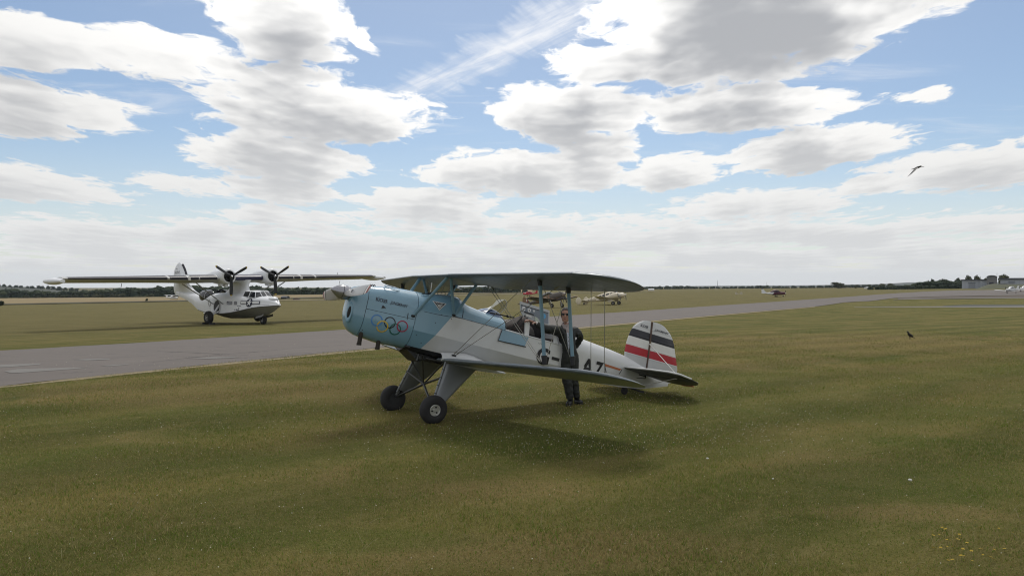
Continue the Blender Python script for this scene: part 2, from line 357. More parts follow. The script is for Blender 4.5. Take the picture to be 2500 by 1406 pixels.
NEAR = [(-400, 984), (0, 943), (450, 896), (900, 852), (1200, 822), (1400, 801), (1600, 783), (1800, 765), (2000, 748), (2064, 738.5), (2128, 735.3), (2186, 727.8), (2300, 724), (2500, 721), (2700, 719)]
FAR = [(-400, 880), (0, 856.5), (360, 836), (842, 805), (1540, 761), (1700, 750), (1860, 739.4), (2000, 730), (2180, 717), (2260, 712.4), (2340, 709.3), (2500, 707.8), (2700, 707)]
def lerp_edge(E, u): return float(np.interp(u, [e[0] for e in E], [e[1] for e in E]))
def lift(p, base): d = math.hypot(p.x, p.y); return Vector((p.x, p.y, p.z+base+max(0, d-12)*.00035))
def strip(name, lo, hi, us, material, base, rows=6, kind='structure', parent=None, jag=0.0):
    mb = MB(); vs = []; n = rows+1
    for u in us:
        a = ground_at(u, lerp_edge(lo, u)); b = ground_at(u, lerp_edge(hi, u))
        if jag:
            w = (b-a).normalized(); a = a+w*(mnoise.noise(Vector((a.x*.9, a.y*.9, 1)))*jag+mnoise.noise(Vector((a.x*4, a.y*4, 2)))*jag*.4); b = b+w*mnoise.noise(Vector((b.x*.6, b.y*.6, 5)))*jag*2
        for k in range(n):
            p = a.lerp(b, k/rows); p.z = h1(p.x, p.y); vs.append(lift(p, base))
    fs = [(i*n+k, (i+1)*n+k, (i+1)*n+k+1, i*n+k+1) for i in range(len(us)-1) for k in range(rows)]
    mb.add(vs, fs); o = mb.build(name, material, parent, sharp=180)
    if parent is None: tag(o, kind=kind)
    return o
def make_asphalt():
    m = bpy.data.materials.new('weathered_asphalt'); m.use_nodes = True; g = NT(m.node_tree)
    b = g.n('ShaderNodeBsdfPrincipled'); o = g.n('ShaderNodeOutputMaterial'); g.t.links.new(b.outputs[0], o.inputs[0])
    pos = g.n('ShaderNodeNewGeometry').outputs['Position']; x, y, z = g.sep(pos)
    s = g.math('ADD', g.math('MULTIPLY', x, .80), g.math('MULTIPLY', y, .60)); t = g.math('SUBTRACT', g.math('MULTIPLY', x, .60), g.math('MULTIPLY', y, .80))
    st = g.comb(g.math('MULTIPLY', s, .12), t, 0.0)
    n1 = g.noise(st, .8, 6.0, .65, .6); n2 = g.noise(pos, .5, 6.0, .6); n3 = g.noise(pos, 30, 4, .7)
    c = g.mix(n1, (.112, .094, .082, 1), (.158, .133, .116, 1)); c = g.mix(g.step(n2, .5, .75, 0, .5), c, (.172, .148, .130, 1)); c = g.mix(g.step(n2, .45, .25, 0, .5), c, (.078, .070, .068, 1))
    c = g.mix(g.step(n3, .3, .7, 0, .30), c, (.075, .069, .066, 1))
    vo = g.n('ShaderNodeTexVoronoi', feature='DISTANCE_TO_EDGE'); g.put(vo.inputs['Vector'], g.vmath('ADD', st, g.vmath('SCALE', g.noise(pos, .7, 5, .6, out=1)))); vo.inputs['Scale'].default_value = .55
    g.t.nodes[-2].inputs['Scale'].default_value = .8
    crack = g.math('MULTIPLY', g.step(vo.outputs[0], .012, .003), g.step(n2, .42, .55))
    c = g.mix(g.math('MULTIPLY', crack, .7), c, (.05, .045, .042, 1))
    g.put(b.inputs['Base Color'], c); b.inputs['Roughness'].default_value = .85
    bn = g.n('ShaderNodeBump'); bn.inputs['Strength'].default_value = .4; bn.inputs['Distance'].default_value = .01; g.put(bn.inputs['Height'], g.math('SUBTRACT', n3, crack)); g.put(b.inputs['Normal'], bn.outputs[0]); return m
ASPH = make_asphalt()
US = list(np.linspace(-400, 2700, 190))
taxi = strip('taxiway', NEAR, FAR, US, ASPH, .006, 8, jag=.20)
PATCH = mat('concrete_repair', (.17, .162, .150), .9, var=.15, vscale=2, space='Generated')
TAR = mat('tar_seam', (.045, .04, .038), .8, var=.3)
def patch(pts, material, name):
    mb = MB(); c = [lift(ground_at(*p), .011) for p in pts]
    # finer outline with ragged edge
    out = []
    for i, p in enumerate(c):
        q = c[(i+1) % len(c)]
        for k in range(4):
            r = p.lerp(q, k/4); r.x += mnoise.noise(r*2.2)*.06; r.y += mnoise.noise(r*2.2+Vector((9, 3, 1)))*.06; out.append(r)
    m = sum(out, Vector())/len(out); mb.add([m]+out, [(0, i+1, (i+1) % len(out)+1) for i in range(len(out))]); return mb.build(name, material, taxi, sharp=180)
patch([(-60, 893), (98, 888), (100, 891), (20, 897), (-60, 899)], PATCH, 'repair_patch')
patch([(10, 908), (40, 902), (195, 898), (205, 900), (120, 906), (30, 912)], PATCH, 'repair_patch')
patch([(183, 880), (200, 877.5), (262, 876), (268, 878.5), (215, 880.5)], PATCH, 'repair_patch')
patch([(246, 893.5), (318, 889.5), (314, 891.5), (262, 895)], PATCH, 'repair_patch')
patch([(470, 876), (520, 872), (582, 872.5), (560, 875), (500, 877)], PATCH, 'repair_patch')
def seam(pts, w, name='tar_seam'):
    g = [ground_at(*p) for p in pts]; fine = []
    for a, b in zip(g[:-1], g[1:]):
        for k in range(8): fine.append(a.lerp(b, k/8))
    fine.append(g[-1]); vs = []
    for i, p in enumerate(fine):
        q = p.copy(); q.y += mnoise.noise(p*1.3)*.16
        ww = w*(.6+.8*abs(mnoise.noise(p*2.1+Vector((4, 0, 0))))); q.z = h1(q.x, q.y)
        vs += [lift(q+Vector((0, -ww, 0)), .010), lift(q+Vector((0, ww, 0)), .010)]
    mb = MB(); mb.add(vs, [(2*i, 2*i+2, 2*i+3, 2*i+1) for i in range(len(fine)-1)]); mb.build(name, TAR, taxi, sharp=180)
seam([(370, 885), (470, 873.5), (620, 860), (730, 850), (845, 842)], .07)
seam([(640, 872), (700, 866), (760, 862)], .05)
seam([(385, 858), (470, 862), (560, 866)], .04)
seam([(240, 880), (330, 871), (420, 864)], .03)
# narrow concrete strips out to the right of the taxiway, and the worn verge along its near edge
VERGE = mat('worn_verge', (.25, .20, .105), .95, var=.25, vscale=1.5, bump=.5, bscale=20, space='Generated')
strip('verge', [(e[0], e[1]+4.4-max(0, (e[0]-900))*.0026) for e in NEAR[:9]], [(e[0], e[1]+.2) for e in NEAR[:9]], list(np.linspace(-400, 1990, 150)), VERGE, .003, 2, jag=.09)
CONC = mat('pale_concrete', (.215, .205, .185), .9, var=.12, vscale=.8, space='Generated')
strip('access_path', [(2080, 750.4), (2150, 750.6), (2300, 750.9), (2700, 751.2)], [(2080, 749.9), (2150, 749.4), (2300, 748.7), (2700, 747.2)], list(np.linspace(2085, 2700, 30)), CONC, .02, 2)
strip('access_path', [(2180, 732.6), (2300, 730.3), (2700, 727.6)], [(2180, 731.8), (2300, 729.3), (2700, 726.6)], list(np.linspace(2181, 2700, 30)), CONC, .02, 2)
SOIL = mat('bare_soil', (.085, .065, .045), .95, var=.3, vscale=.6, space='Generated')
strip('soil_bed', [(2190, 731.6), (2300, 729), (2700, 726.5)], [(2190, 728.2), (2300, 724.6), (2700, 719.5)], list(np.linspace(2192, 2700, 30)), SOIL, .01, 2)
DGRASS = mat('rough_dark_grass', (.05, .055, .03), .95, var=.35, vscale=.5, space='Generated')
strip('rough_grass', [(2300, 748.0), (2360, 748), (2700, 746.6)], [(2300, 747.3), (2360, 744.5), (2700, 743.2)], list(np.linspace(2302, 2700, 30)), DGRASS, .015, 2)
GOLD = mat('ripe_crop', (.225, .165, .066), .95, var=.14, vscale=25.0, space='Generated')
strip('crop_field', [(-600, 746), (0, 743.2), (420, 735), (800, 726), (1140, 716.5), (1300, 713.5)], [(-600, 730), (0, 729.3), (420, 726), (800, 719), (1140, 710.5), (1300, 708.5)], list(np.linspace(-600, 1300, 60)), GOLD, .10, 8)
strip('rough_grass', [(-600, 748), (0, 744.9), (420, 736.6), (800, 727.3), (1140, 717.3), (1300, 714.2)], [(-600, 746.3), (0, 743.4), (420, 735.2), (800, 726.2), (1140, 716.5), (1300, 713.6)], list(np.linspace(-600, 1300, 60)), DGRASS, .06, 2)
TRACK = mat('dry_track', (.24, .20, .125), .95, var=.12, vscale=9.0, space='Generated')
strip('path', [(560, 736.5), (800, 733), (1140, 721.6), (1300, 717.6), (1600, 712)], [(560, 735.3), (800, 731.8), (1140, 720.6), (1300, 716.8), (1600, 711.4)], list(np.linspace(560, 1600, 40)), TRACK, .05, 2)

# ------------------------------------------------------------------ grass blades (nearest ground only; the material takes over further out)
def make_grass():
    N = 620000
    lo, hi = 4.3, 48.0; a = .62                       # pdf(d) ~ d^-a per metre of depth in the wedge
    u = rng.random(N); d = (lo**(2-a-1+.0)+(u*(hi**(1-a)-lo**(1-a)))) if False else (lo**(1-a)+u*(hi**(1-a)-lo**(1-a)))**(1/(1-a))
    tt = rng.uniform(-.72, .72, N); X = tt*d; Y = d; Z = hgt(X, Y)
    pu = CX+FPX*tt; pv = CY+FPX*(ZC-Z)/Y
    keep = (pv > np.interp(pu, [e[0] for e in NEAR], [e[1] for e in NEAR])+rng.normal(size=N)*1.6) & (rng.random(N) > sstep(d, 16, 47))
    X, Y, Z, d = X[keep], Y[keep], Z[keep], d[keep]; n = len(X)
    clump = np.array([0.0]*n)
    w = rng.uniform(.0016, .0034, n)*(1+d/10); L = rng.gamma(5, .0032, n)+.008
    L *= (.8+.5*np.clip(np.sin(X*1.7+np.sin(Y*1.1)*2)*np.sin(Y*1.3+X*.4), -.5, 1)); L = np.clip(L, .010, .042)*(1+np.clip(d-12, 0, 20)*.02)
    th = rng.uniform(0, 2*np.pi, n); ph = rng.uniform(0, 2*np.pi, n); ln = rng.beta(2, 1.6, n)*1.25
    dx, dy = np.cos(th)*w, np.sin(th)*w; lx = np.cos(ph)*np.sin(ln)*L; ly = np.sin(ph)*np.sin(ln)*L; lz = np.cos(ln)*L
    V0 = np.stack([X-dx, Y-dy, Z-.004], -1); V1 = np.stack([X+dx, Y+dy, Z-.004], -1)
    V2 = np.stack([X+lx+dx*.25, Y+ly+dy*.25, Z+lz], -1); V3 = np.stack([X+lx-dx*.25, Y+ly-dy*.25, Z+lz], -1)
    vs = np.stack([V0, V1, V2, V3], 1).reshape(-1, 3)
    me = bpy.data.meshes.new('grass'); me.vertices.add(4*n); me.loops.add(4*n); me.polygons.add(n)
    me.vertices.foreach_set('co', vs.astype(np.float32).ravel()); me.loops.foreach_set('vertex_index', np.arange(4*n, dtype=np.int32))
    me.polygons.foreach_set('loop_start', np.arange(0, 4*n, 4, dtype=np.int32))
    at_ = me.attributes.new('tint', 'FLOAT_COLOR', 'POINT')
    r1 = rng.random(n); r2 = rng.random(n); c = np.stack([r1, r2, np.ones(n), np.ones(n)], -1)
    c = np.repeat(c[:, None, :], 4, 1); c[:, 2:, 2] = 1.0; c[:, :2, 2] = 0.0
    at_.data.foreach_set('color', c.astype(np.float32).ravel()); me.update(calc_edges=True)
    m = bpy.data.materials.new('grass_blades'); m.use_nodes = True; g = NT(m.node_tree); o = g.n('ShaderNodeOutputMaterial')
    pos = g.n('ShaderNodeNewGeometry').outputs['Position']; col, _, _ = turf_nodes(g, pos)
    ta = g.n('ShaderNodeAttribute'); ta.attribute_name = 'tint'; r, gg, bb = g.sep(ta.outputs['Color'])
    col = g.mix(g.step(r, .66, .74), col, (.215, .185, .075, 1)); col = g.mix(g.step(r, .34, .22), col, (.09, .13, .02, 1))
    v = g.math('MULTIPLY_ADD', gg, .6, 1.15); col = g.mix(1.0, col, g.comb(v, v, v), 'MULTIPLY')
    df = g.n('ShaderNodeBsdfPrincipled'); g.put(df.inputs['Base Color'], col); df.inputs['Roughness'].default_value = .7; df.inputs['Specular IOR Level'].default_value = .25
    tr = g.n('ShaderNodeBsdfTranslucent'); g.put(tr.inputs[0], col); mx = g.n('ShaderNodeMixShader'); mx.inputs[0].default_value = .35
    g.t.links.new(df.outputs[0], mx.inputs[1]); g.t.links.new(tr.outputs[0], mx.inputs[2]); g.t.links.new(mx.outputs[0], o.inputs[0])
    me.materials.append(m); o = bpy.data.objects.new('grass', me); COL.objects.link(o)
    return tag(o, 'short mown grass, part green and part straw, under and around the biplane', 'grass', kind='stuff')
make_grass()
CLOVER = mat('clover_white', (.60, .57, .46), .8, var=.2, vscale=50)
def make_clover():
    mb = MB(); oc = [(1, 0, 0), (-1, 0, 0), (0, 1, 0), (0, -1, 0), (0, 0, 1), (0, 0, -1)]; of = [(0, 2, 4), (2, 1, 4), (1, 3, 4), (3, 0, 4), (2, 0, 5), (1, 2, 5), (3, 1, 5), (0, 3, 5)]
    k = 0
    while k < 2300:
        u = random.uniform(-50, 2500); v = random.uniform(835, 1400); q = ground_at_flat(u, v)
        dens = .5+.5*math.sin(q.x*.9+2*math.sin(q.y*.35))*math.sin(q.y*.7+q.x*.2)
        core = math.exp(-((u-1480)/520)**2-((v-980)/130)**2)
        if random.random() > (dens*.35+core*1.0)*(1.0 if v < 1120 else .16): continue
        r = random.uniform(.0042, .0080)*(1 if v < 1100 else .85); z = q.z+random.uniform(.025, .05)
        mb.add([(q.x+r*a, q.y+r*b, z+r*.9*c) for a, b, c in oc], of); k += 1
    return tag(mb.build('clover_flowers', CLOVER, smooth=False), 'tiny white clover heads scattered through the mown grass', 'clover', kind='stuff')
def ground_at_flat(u, v):
    Y = ZC*FPX/(v-CY); x = (u-CX)/FPX*Y; z = h1(x, Y); Y = (ZC-z)*FPX/(v-CY); x = (u-CX)/FPX*Y; return Vector((x, Y, h1(x, Y)))
make_clover()
def make_stalks():
    mb = MB()
    for k in range(420):
        u = random.uniform(0, 2500); v = random.uniform(1040, 1420); q = ground_at_flat(u, v); L = random.uniform(.06, .15); a = random.uniform(0, 6.28); ln = random.uniform(.2, 1.2)
        t = q+Vector((math.cos(a)*math.sin(ln)*L, math.sin(a)*math.sin(ln)*L, math.cos(ln)*L)); m_ = q.lerp(t, .55)+Vector((0, 0, .012))
        mb.path([q, m_, t], [.0012, .001, .0007], 3, cap=False)
    return tag(mb.build('dry_stalks', mat('straw', (.30, .25, .14), .8, var=.25), smooth=False), 'thin pale straw stalks standing up out of the lawn', 'dry grass', kind='stuff')
make_stalks()
YEL = mat('flower_yellow', (.45, .31, .012), .6, var=.15); STEM = mat('flower_stem', (.06, .085, .02), .7)
def make_flowers():
    mb = MB(); mb.tube((0, 0, 0), (.004, 0, .045), .0014, .001, 4, mat=1)
    for k in range(6):
        a = k*math.pi/3; c, s = math.cos(a), math.sin(a)
        mb.add([(.004, 0, .045), (.004+.010*c-.006*s, .010*s+.006*c, .051), (.004+.017*c, .017*s, .050), (.004+.010*c+.006*s, .010*s-.006*c, .051)], [(0, 1, 2, 3)])
    mb.ell((.004, 0, .048), (.005, .005, .003), 6, 4)
    src = None
    spots = [(2296, 1293), (2307, 1299), (2284, 1308), (2299, 1308), (2335, 1310), (2307, 1323), (2327, 1320), (2331, 1325), (2303, 1336), (2291, 1342), (2320, 1340), (2238, 1326), (2344, 1347), (2363, 1351), (2381, 1343), (2391, 1346), (2392, 1357), (2340, 1363), (2349, 1362), (2409, 1368), (2419, 1369), (2416, 1345), (2306, 1375), (2321, 1374), (2364, 1375), (2374, 1277), (2388, 1296), (2469, 1306), (2356, 1332), (2310, 1324), (2430, 1293), (2268, 1313), (2445, 1347), (2336, 1316), (2270, 1342)]
    for u, v in spots:
        o = mb.build('yellow_flower', [YEL, STEM], smooth=False) if src is None else src.copy()
        if src is None: src = o
        else: COL.objects.link(o)
        q = ground_at_flat(u, v); o.location = (q.x, q.y-.04, q.z); s = random.uniform(.55, .9); o.scale = (s, s, s); o.rotation_euler = (random.uniform(-.3, .3), random.uniform(-.3, .3), random.uniform(0, 6))
        tag(o, 'small yellow wildflower in the flowering patch low in the grass', 'flower', 'yellow wildflowers in the grass')
make_flowers()
STONE = mat('pale_stone', (.62, .61, .58), .6, var=.12)
def stone(u, v, r, label):
    mb = MB(); q = ground_at_flat(u, v); mb.ell((0, 0, r*.35), (r, r*.8, r*.6), 10, 7)
    mb.v = [tuple(Vector(p)*(1+.18*mnoise.noise(Vector(p)*40))) for p in mb.v]; o = mb.build('stone', STONE); o.location = q+Vector((0, 0, .03)); tag(o, label, 'stone')
stone(2222, 1180, .021, 'largest white stone lying on the grass, above the yellow flowers')
stone(1727, 1126, .016, 'small white stone on the grass, farthest from the yellow flowers')
stone(1887, 1176, .011, 'tiny white stone on the grass between the two other stones')

# ------------------------------------------------------------------ biplane
# aircraft frame: x aft from the propeller, y to starboard, z up from the thrust line
YAW, PIT, ROL = R_(32.45), R_(14.65), R_(-.5)
SWEEP = .195
def ac_matrix(yaw, pit, rol, T):
    c, s = math.cos(yaw), math.sin(yaw); aft = V(c, s, 0); stb = V(-s, c, 0); up = V(0, 0, 1)
    a2 = aft*math.cos(pit)-up*math.sin(pit); u2 = aft*math.sin(pit)+up*math.cos(pit)
    s2 = stb*math.cos(rol)+u2*math.sin(rol); u3 = u2*math.cos(rol)-stb*math.sin(rol)
    m = Matrix((a2, s2, u3)).transposed().to_4x4(); m.translation = Vector(T); return m
MB_AC = ac_matrix(YAW, PIT, ROL, (-2.44, 11.065, 1.888))
BASE = V(1.48, 0, -1.575)
bip = empty('biplane', mat=MB_AC @ Matrix.Translation(BASE))
tag(bip, 'pale blue and silver biplane with coloured rings on its nose, parked on the grass', 'biplane')
OFF = -BASE
def bp(mb, name, mats, **k): return mb.build(name, mats, bip, OFF, **k)
def sub(mb, name, mats, parent, **k): return mb.build(name, mats, parent, None, **k)
FS = np.array([
(0.11, .140, -.10, .100, .140, -.24, .075, -.380), (0.15, .168, -.10, .122, .168, -.26, .090, -.455), (0.22, .188, -.09, .150, .190, -.28, .105, -.520),
(0.33, .205, -.08, .180, .212, -.30, .125, -.562), (0.70, .278, -.05, .255, .285, -.30, .185, -.598), (1.06, .345, -.01, .292, .348, -.30, .250, -.585),
(1.25, .360, .010, .300, .364, -.30, .265, -.590), (1.45, .370, .030, .335, .374, -.30, .275, -.595), (1.66, .375, .045, .380, .378, -.30, .285, -.600),
(1.78, .375, .045, .380, .379, -.30, .290, -.600), (1.95, .375, .045, .305, .379, -.30, .290, -.575), (2.25, .375, .045, .270, .380, -.30, .295, -.545),
(2.60, .375, .045, .262, .380, -.30, .295, -.525), (3.10, .370, .045, .275, .375, -.30, .290, -.505), (3.75, .350, .045, .300, .352, -.29, .270, -.470),
(4.30, .285, .025, .292, .290, -.265, .220, -.430), (5.00, .180, -.010, .248, .184, -.230, .140, -.385), (5.45, .105, -.035, .205, .110, -.200, .085, -.360),
(5.95, .050, -.060, .100, .050, -.180, .040, -.300), (6.60, .022, -.05, .02, .022, -.10, .018, -.13)])
def fs(x): return [float(np.interp(x, FS[:, 0], FS[:, i])) for i in range(1, 8)]
def rnd_at(x): return float(np.interp(x, [.0, .95, 1.30], [.85, .8, 0]))
def hw(x, z):
    w, zl, zt, ws, zs, wb, zb = fs(x)
    if z >= zl: t = min(1, (z-zl)/(zt-zl)); return w*(1-t**2.2)**(1/2.2)
    if z >= zs: t = (zl-z)/(zl-zs); return w+(ws-w)*t
    t = min(1, (zs-z)/(zs-zb)); r = rnd_at(x); lo_ = ws+(wb-ws)*t
    if r: a = math.asin(t); return lo_*(1-r)+(wb*.35+(ws-wb*.35)*math.cos(a))*r
    return lo_
def ring(x, grow=0.0, top=True):
    rnd = rnd_at(x)
    w, zl, zt, ws, zs, wb, zb = fs(x); half = []
    if top:
        for k in range(9):
            a = math.pi/2*(1-k/8); half.append((w*math.cos(a)**(2/2.2), zl+(zt-zl)*math.sin(a)**(2/2.2)))
    else: half.append((w, zl))
    for k in range(1, 4): t = k/4; half.append((w+(ws-w)*t, zl+(zs-zl)*t))
    half.append((ws, zs))
    for k in range(1, 5):
        t = math.sin(k/5*math.pi/2) if rnd else k/5; z = zs+(zb-zs)*t
        half.append((hw(x, z), z))
    half.append((wb*(1-.65*rnd), zb)); half.append((0, zb-.004))
    pts = [(x, -y, z) for y, z in half]
    rest = [(x, y, z) for y, z in half[::-1][1:]]
    if top: rest = rest[:-1]
    pts += rest
    cz = (zt+zb)/2
    return [Vector((p[0], p[1]*(1+grow), cz+(p[2]-cz)*(1+grow))) for p in pts]
def fpt(x, z, off=.004): return Vector((x, -(hw(x, z)+off), z))

# paint scheme of the fuselage: blue ahead of a slanting line and over the forward decking, silver behind
def make_scheme():
    m = bpy.data.materials.new('fuselage_paint'); m.use_nodes = True; g = NT(m.node_tree)
    b = g.n('ShaderNodeBsdfPrincipled'); o = g.n('ShaderNodeOutputMaterial'); g.t.links.new(b.outputs[0], o.inputs[0])
    co = g.n('ShaderNodeTexCoord').outputs['Object']; x, y, z = g.sep(co)
    side = g.step(g.math('SUBTRACT', x, g.math('MULTIPLY_ADD', z, .60, 1.602)), .004, -.004)
    deck = g.math('MULTIPLY', g.step(z, .044, .048), g.step(x, 2.62, 2.61)); bl = g.math('MAXIMUM', side, deck)
    n1 = g.noise(co, 3.0, 6, .6); d = g.noise(co, 1.6, 8, .68)
    blue = g.mix(n1, (.165, .312, .42, 1), (.185, .338, .448, 1)); blue = g.mix(g.step(d, .54, .76, 0, .25), blue, (.09, .17, .23, 1))
    sil = g.mix(n1, (.60, .615, .625, 1), (.68, .69, .70, 1)); sil = g.mix(g.step(d, .52, .74, 0, .35), sil, (.46, .45, .43, 1))
    g.put(b.inputs['Base Color'], g.mix(bl, sil, blue)); g.put(b.inputs['Roughness'], g.step(bl, 0, 1, .42, .28, 'LINEAR')); g.put(b.inputs['Metallic'], g.step(bl, 0, 1, .25, 0, 'LINEAR'))
    g.put(b.inputs['Coat Weight'], g.math('MULTIPLY', bl, .7)); b.inputs['Coat Roughness'].default_value = .12
    bn = g.n('ShaderNodeBump'); bn.inputs['Strength'].default_value = .15; bn.inputs['Distance'].default_value = .01; g.put(bn.inputs['Height'], g.noise(co, 2.2, 3, .5)); g.put(b.inputs['Normal'], bn.outputs[0]); return m
SCHEME = make_scheme()
# nose bowl, cowl panels (with the gaps between them), fuselage
m_ = MB(); m_.loft([ring(x, g_) for x, g_ in ((.095, -.42), (.107, -.16), (.122, -.04), (.145, 0), (.18, 0), (.22, 0), (.27, 0), (.322, 0))]); nose = bp(m_, 'nose_bowl', BLUE, sharp=55)
m_ = MB()
lipc = V(.130, -.128, -.265); lipn = V(-.75, -.66, 0)
m_.torus(lipc+lipn.normalized()*.012, lipn, .034, .016, 28, 10, 1.0, 1.0); vs_ = [Vector(p) for p in m_.v]; m_.v = [tuple(V(p.x, p.y, lipc.z+(p.z-lipc.z)*3.1)) for p in vs_]; lip = sub(m_, 'air_intake', BLUE, nose)
m_ = MB(); m_.ell(lipc+lipn.normalized()*.006, (.033, .033, .108), 20, 12, Matrix.Rotation(0, 3, 'Z')); sub(m_, 'intake_shade', mat('intake_black', (.006, .007, .009), .7), nose)  # solid black form on the surface, painted shade of the intake opening
xs = list(np.linspace(.330, 1.052, 12))
def cowl_half(upper):
    mb = MB(); rings = []
    for x in xs:
        r = ring(x); zc_ = -.16+.02*(x-.33)
        rr = []
        for p in r:
            if upper: rr.append(V(p.x, p.y, max(p.z, zc_)) if p.z >= zc_ else V(p.x, math.copysign(hw(p.x, zc_), p.y) if abs(p.y) > .01 else 0, zc_))
            else: rr.append(V(p.x, p.y, p.z) if p.z <= zc_-.006 else V(p.x, math.copysign(min(abs(p.y)+.001, hw(p.x, zc_-.006)) if p.z > .1 else hw(p.x, zc_-.006), p.y) if abs(p.y) > .01 else 0, zc_-.006))
        rings.append(rr)
    mb.loft(rings); return mb
upc = bp(cowl_half(True), 'upper_cowl_panel', BLUE, sharp=50); loc_ = bp(cowl_half(False), 'lower_cowl_panel', BLUE, sharp=50)
m_ = MB(); m_.loft([ring(x, -.03) for x in (.30, .6, 1.0, 1.08)]); bp(m_, 'engine_bay', DARK)     # dark gap behind the panel joints
m_ = MB(); xs2 = [1.060, 1.15, 1.25, 1.35, 1.45, 1.55, 1.66, 1.72, 1.78, 1.84, 1.90, 1.95, 2.05, 2.25, 2.45, 2.60]
m_.loft([ring(x) for x in xs2])
tub = [ring(x, top=False) for x in (2.60, 2.85, 3.1, 3.4, 3.75)]
m_.loft(tub, False, False, closed=False)
m_.loft([ring(x) for x in (3.75, 3.95, 4.30, 4.65, 5.0, 5.2, 5.45, 5.7, 5.95, 6.25, 6.60)])
fus = bp(m_, 'fuselage', SCHEME, sharp=14)
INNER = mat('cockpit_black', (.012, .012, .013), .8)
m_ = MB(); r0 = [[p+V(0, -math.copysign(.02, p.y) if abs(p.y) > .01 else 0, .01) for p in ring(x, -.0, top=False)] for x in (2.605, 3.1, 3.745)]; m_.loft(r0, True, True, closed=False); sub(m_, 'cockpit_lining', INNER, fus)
PADD = mat('coaming_leather', (.02, .018, .017), .6)
m_ = MB()
for y in (-1, 1): m_.path([V(x, y*(np.interp(x, FS[:, 0], FS[:, 1])-.006), .052) for x in (2.60, 2.9, 3.2, 3.5, 3.75)], .014, 8)
sub(m_, 'cockpit_rail', SILVER, fus)
m_ = MB(); m_.path([V(2.605, y, .052+(.262-.052)*math.sqrt(max(0, 1-(y/.375)**2))) for y in np.linspace(-.37, .37, 15)], .016, 8); sub(m_, 'cockpit_coaming', PADD, fus)
m_ = MB(); m_.path([V(3.745, y, .052+(.300-.052)*math.sqrt(max(0, 1-(y/.35)**2))) for y in np.linspace(-.345, .345, 15)], .016, 8); sub(m_, 'cockpit_coaming', PADD, fus)
# white uprights at the cockpit edge, deck between the cockpits, seat backs
m_ = MB(); m_.box((3.01, -.345, .165), (.085, .028, .235), Matrix.Rotation(-.16, 3, 'Y')); bp(m_, 'screen_upright', WHITE)
m_ = MB(); m_.prism([(3.60, -.33, .04), (3.70, -.335, .04), (3.66, -.30, .16), (3.60, -.29, .20)], (0, .022, 0)); bp(m_, 'screen_upright', WHITE)
m_ = MB(); m_.loft([[V(x, y, .05+(.22)*math.sqrt(max(0, 1-(y/.365)**2))) for y in np.linspace(-.36, .36, 13)] for x in (3.06, 3.18)]); bp(m_, 'mid_deck', INNER)
for xx in (2.97, 3.62): m_ = MB(); m_.loft([[V(xx+.10*t, y, -.28+.42*t) for y in (-.2, -.1, 0, .1, .2)]+[V(xx+.04+.10*t, y, -.28+.42*t) for y in (.2, .1, 0, -.1, -.2)] for t in (0, .5, 1)]); bp(m_, 'seat_back', BROWNL)
# folded-down door in blue, hanging on the side
m_ = MB(); m_.prism([fpt(2.535, .042, .006), fpt(2.505, -.135, .012), fpt(3.005, -.118, .014), fpt(3.050, .030, .008)], (0, -.012, 0)); door = bp(m_, 'cockpit_door', BLUE)
m_ = MB(); m_.tube(fpt(2.50, -.140, .018), fpt(3.02, -.124, .020), .007, n=6); m_.tube(fpt(2.533, .04, .016), fpt(2.503, -.138, .02), .004, n=6); m_.ell(fpt(3.02, -.126, .02), (.012, .01, .012), 8, 6); sub(m_, 'door_edge', BLACK, door)
# lines, hatch and fasteners of the forward decking
m_ = MB()
m_.path([V(1.80+.02*math.cos(a)*0, -.376*math.cos(a), .05+.33*math.sin(a)) for a in np.linspace(0.02, 1.9, 14)], .006, 6)
m_.path([fpt(1.16, .0, .002), fpt(1.45, .012, .002), fpt(1.76, .045, .002)], .003, 5); bp(m_, 'deck_strap', NAVY)
m_ = MB(); m_.path([fpt(x, z_, .002) for x, z_ in ((1.66, .047), (1.95, .047), (2.3, .047), (2.6, .047))], .0035, 5); bp(m_, 'deck_seam', NAVY)
m_ = MB()
for x, z_ in ((1.13, -.36), (1.45, .02), (1.38, -.12), (1.25, -.46), (.36, -.47), (1.62, .0)): m_ = MB(); m_.ell(fpt(x, z_, .001), (.008, .004, .008), 8, 5); bp(m_, 'fastener', DARK)
m_ = MB()
for q in range(10): m_.ell(fpt(1.8+q*.09, .035, .0), (.004, .003, .004), 6, 4)
bp(m_, 'rivets', DARK)['kind'] = 'stuff'
m_ = MB(); m_.prism([fpt(.545, -.055, .001), fpt(.60, -.085, .001), fpt(.535, -.105, .001)], (0, -.005, 0)); bp(m_, 'cowl_latch', BLACK); m_ = MB(); m_.path([fpt(.93, -.08, .004), fpt(.935, -.15, .004)], .005, 5); m_.ell(fpt(.937, -.165, .004), (.007, .005, .007), 6, 5); bp(m_, 'cowl_latch', BLACK)
m_ = MB(); m_.torus((.70, -.11, .235), (0, -.35, 1), .085, .006, 24, 6); v2 = [Vector(p) for p in m_.v]; m_.v = [tuple(V(.70+(p.x-.70)*1.6, p.y, p.z)) for p in v2]; bp(m_, 'filler_hatch', BLUE)
m_ = MB()
for q in range(3): m_.torus((.385+q*.032, -.005, .192+q*.006), (1, .15, .3), .022, .006, 16, 6)
bp(m_, 'breather_louvre', BLACK)
for xx in (.365, .655): m_ = MB(); m_.tube((xx, -.13, -.50), (xx+.015, -.13, -.690), .032, n=14); m_.tube((xx+.01, -.13, -.66), (xx+.0155, -.13, -.692), .036, .036, n=14); bp(m_, 'exhaust_pipe', mat('exhaust_rust', (.045, .038, .033), .8, .3))
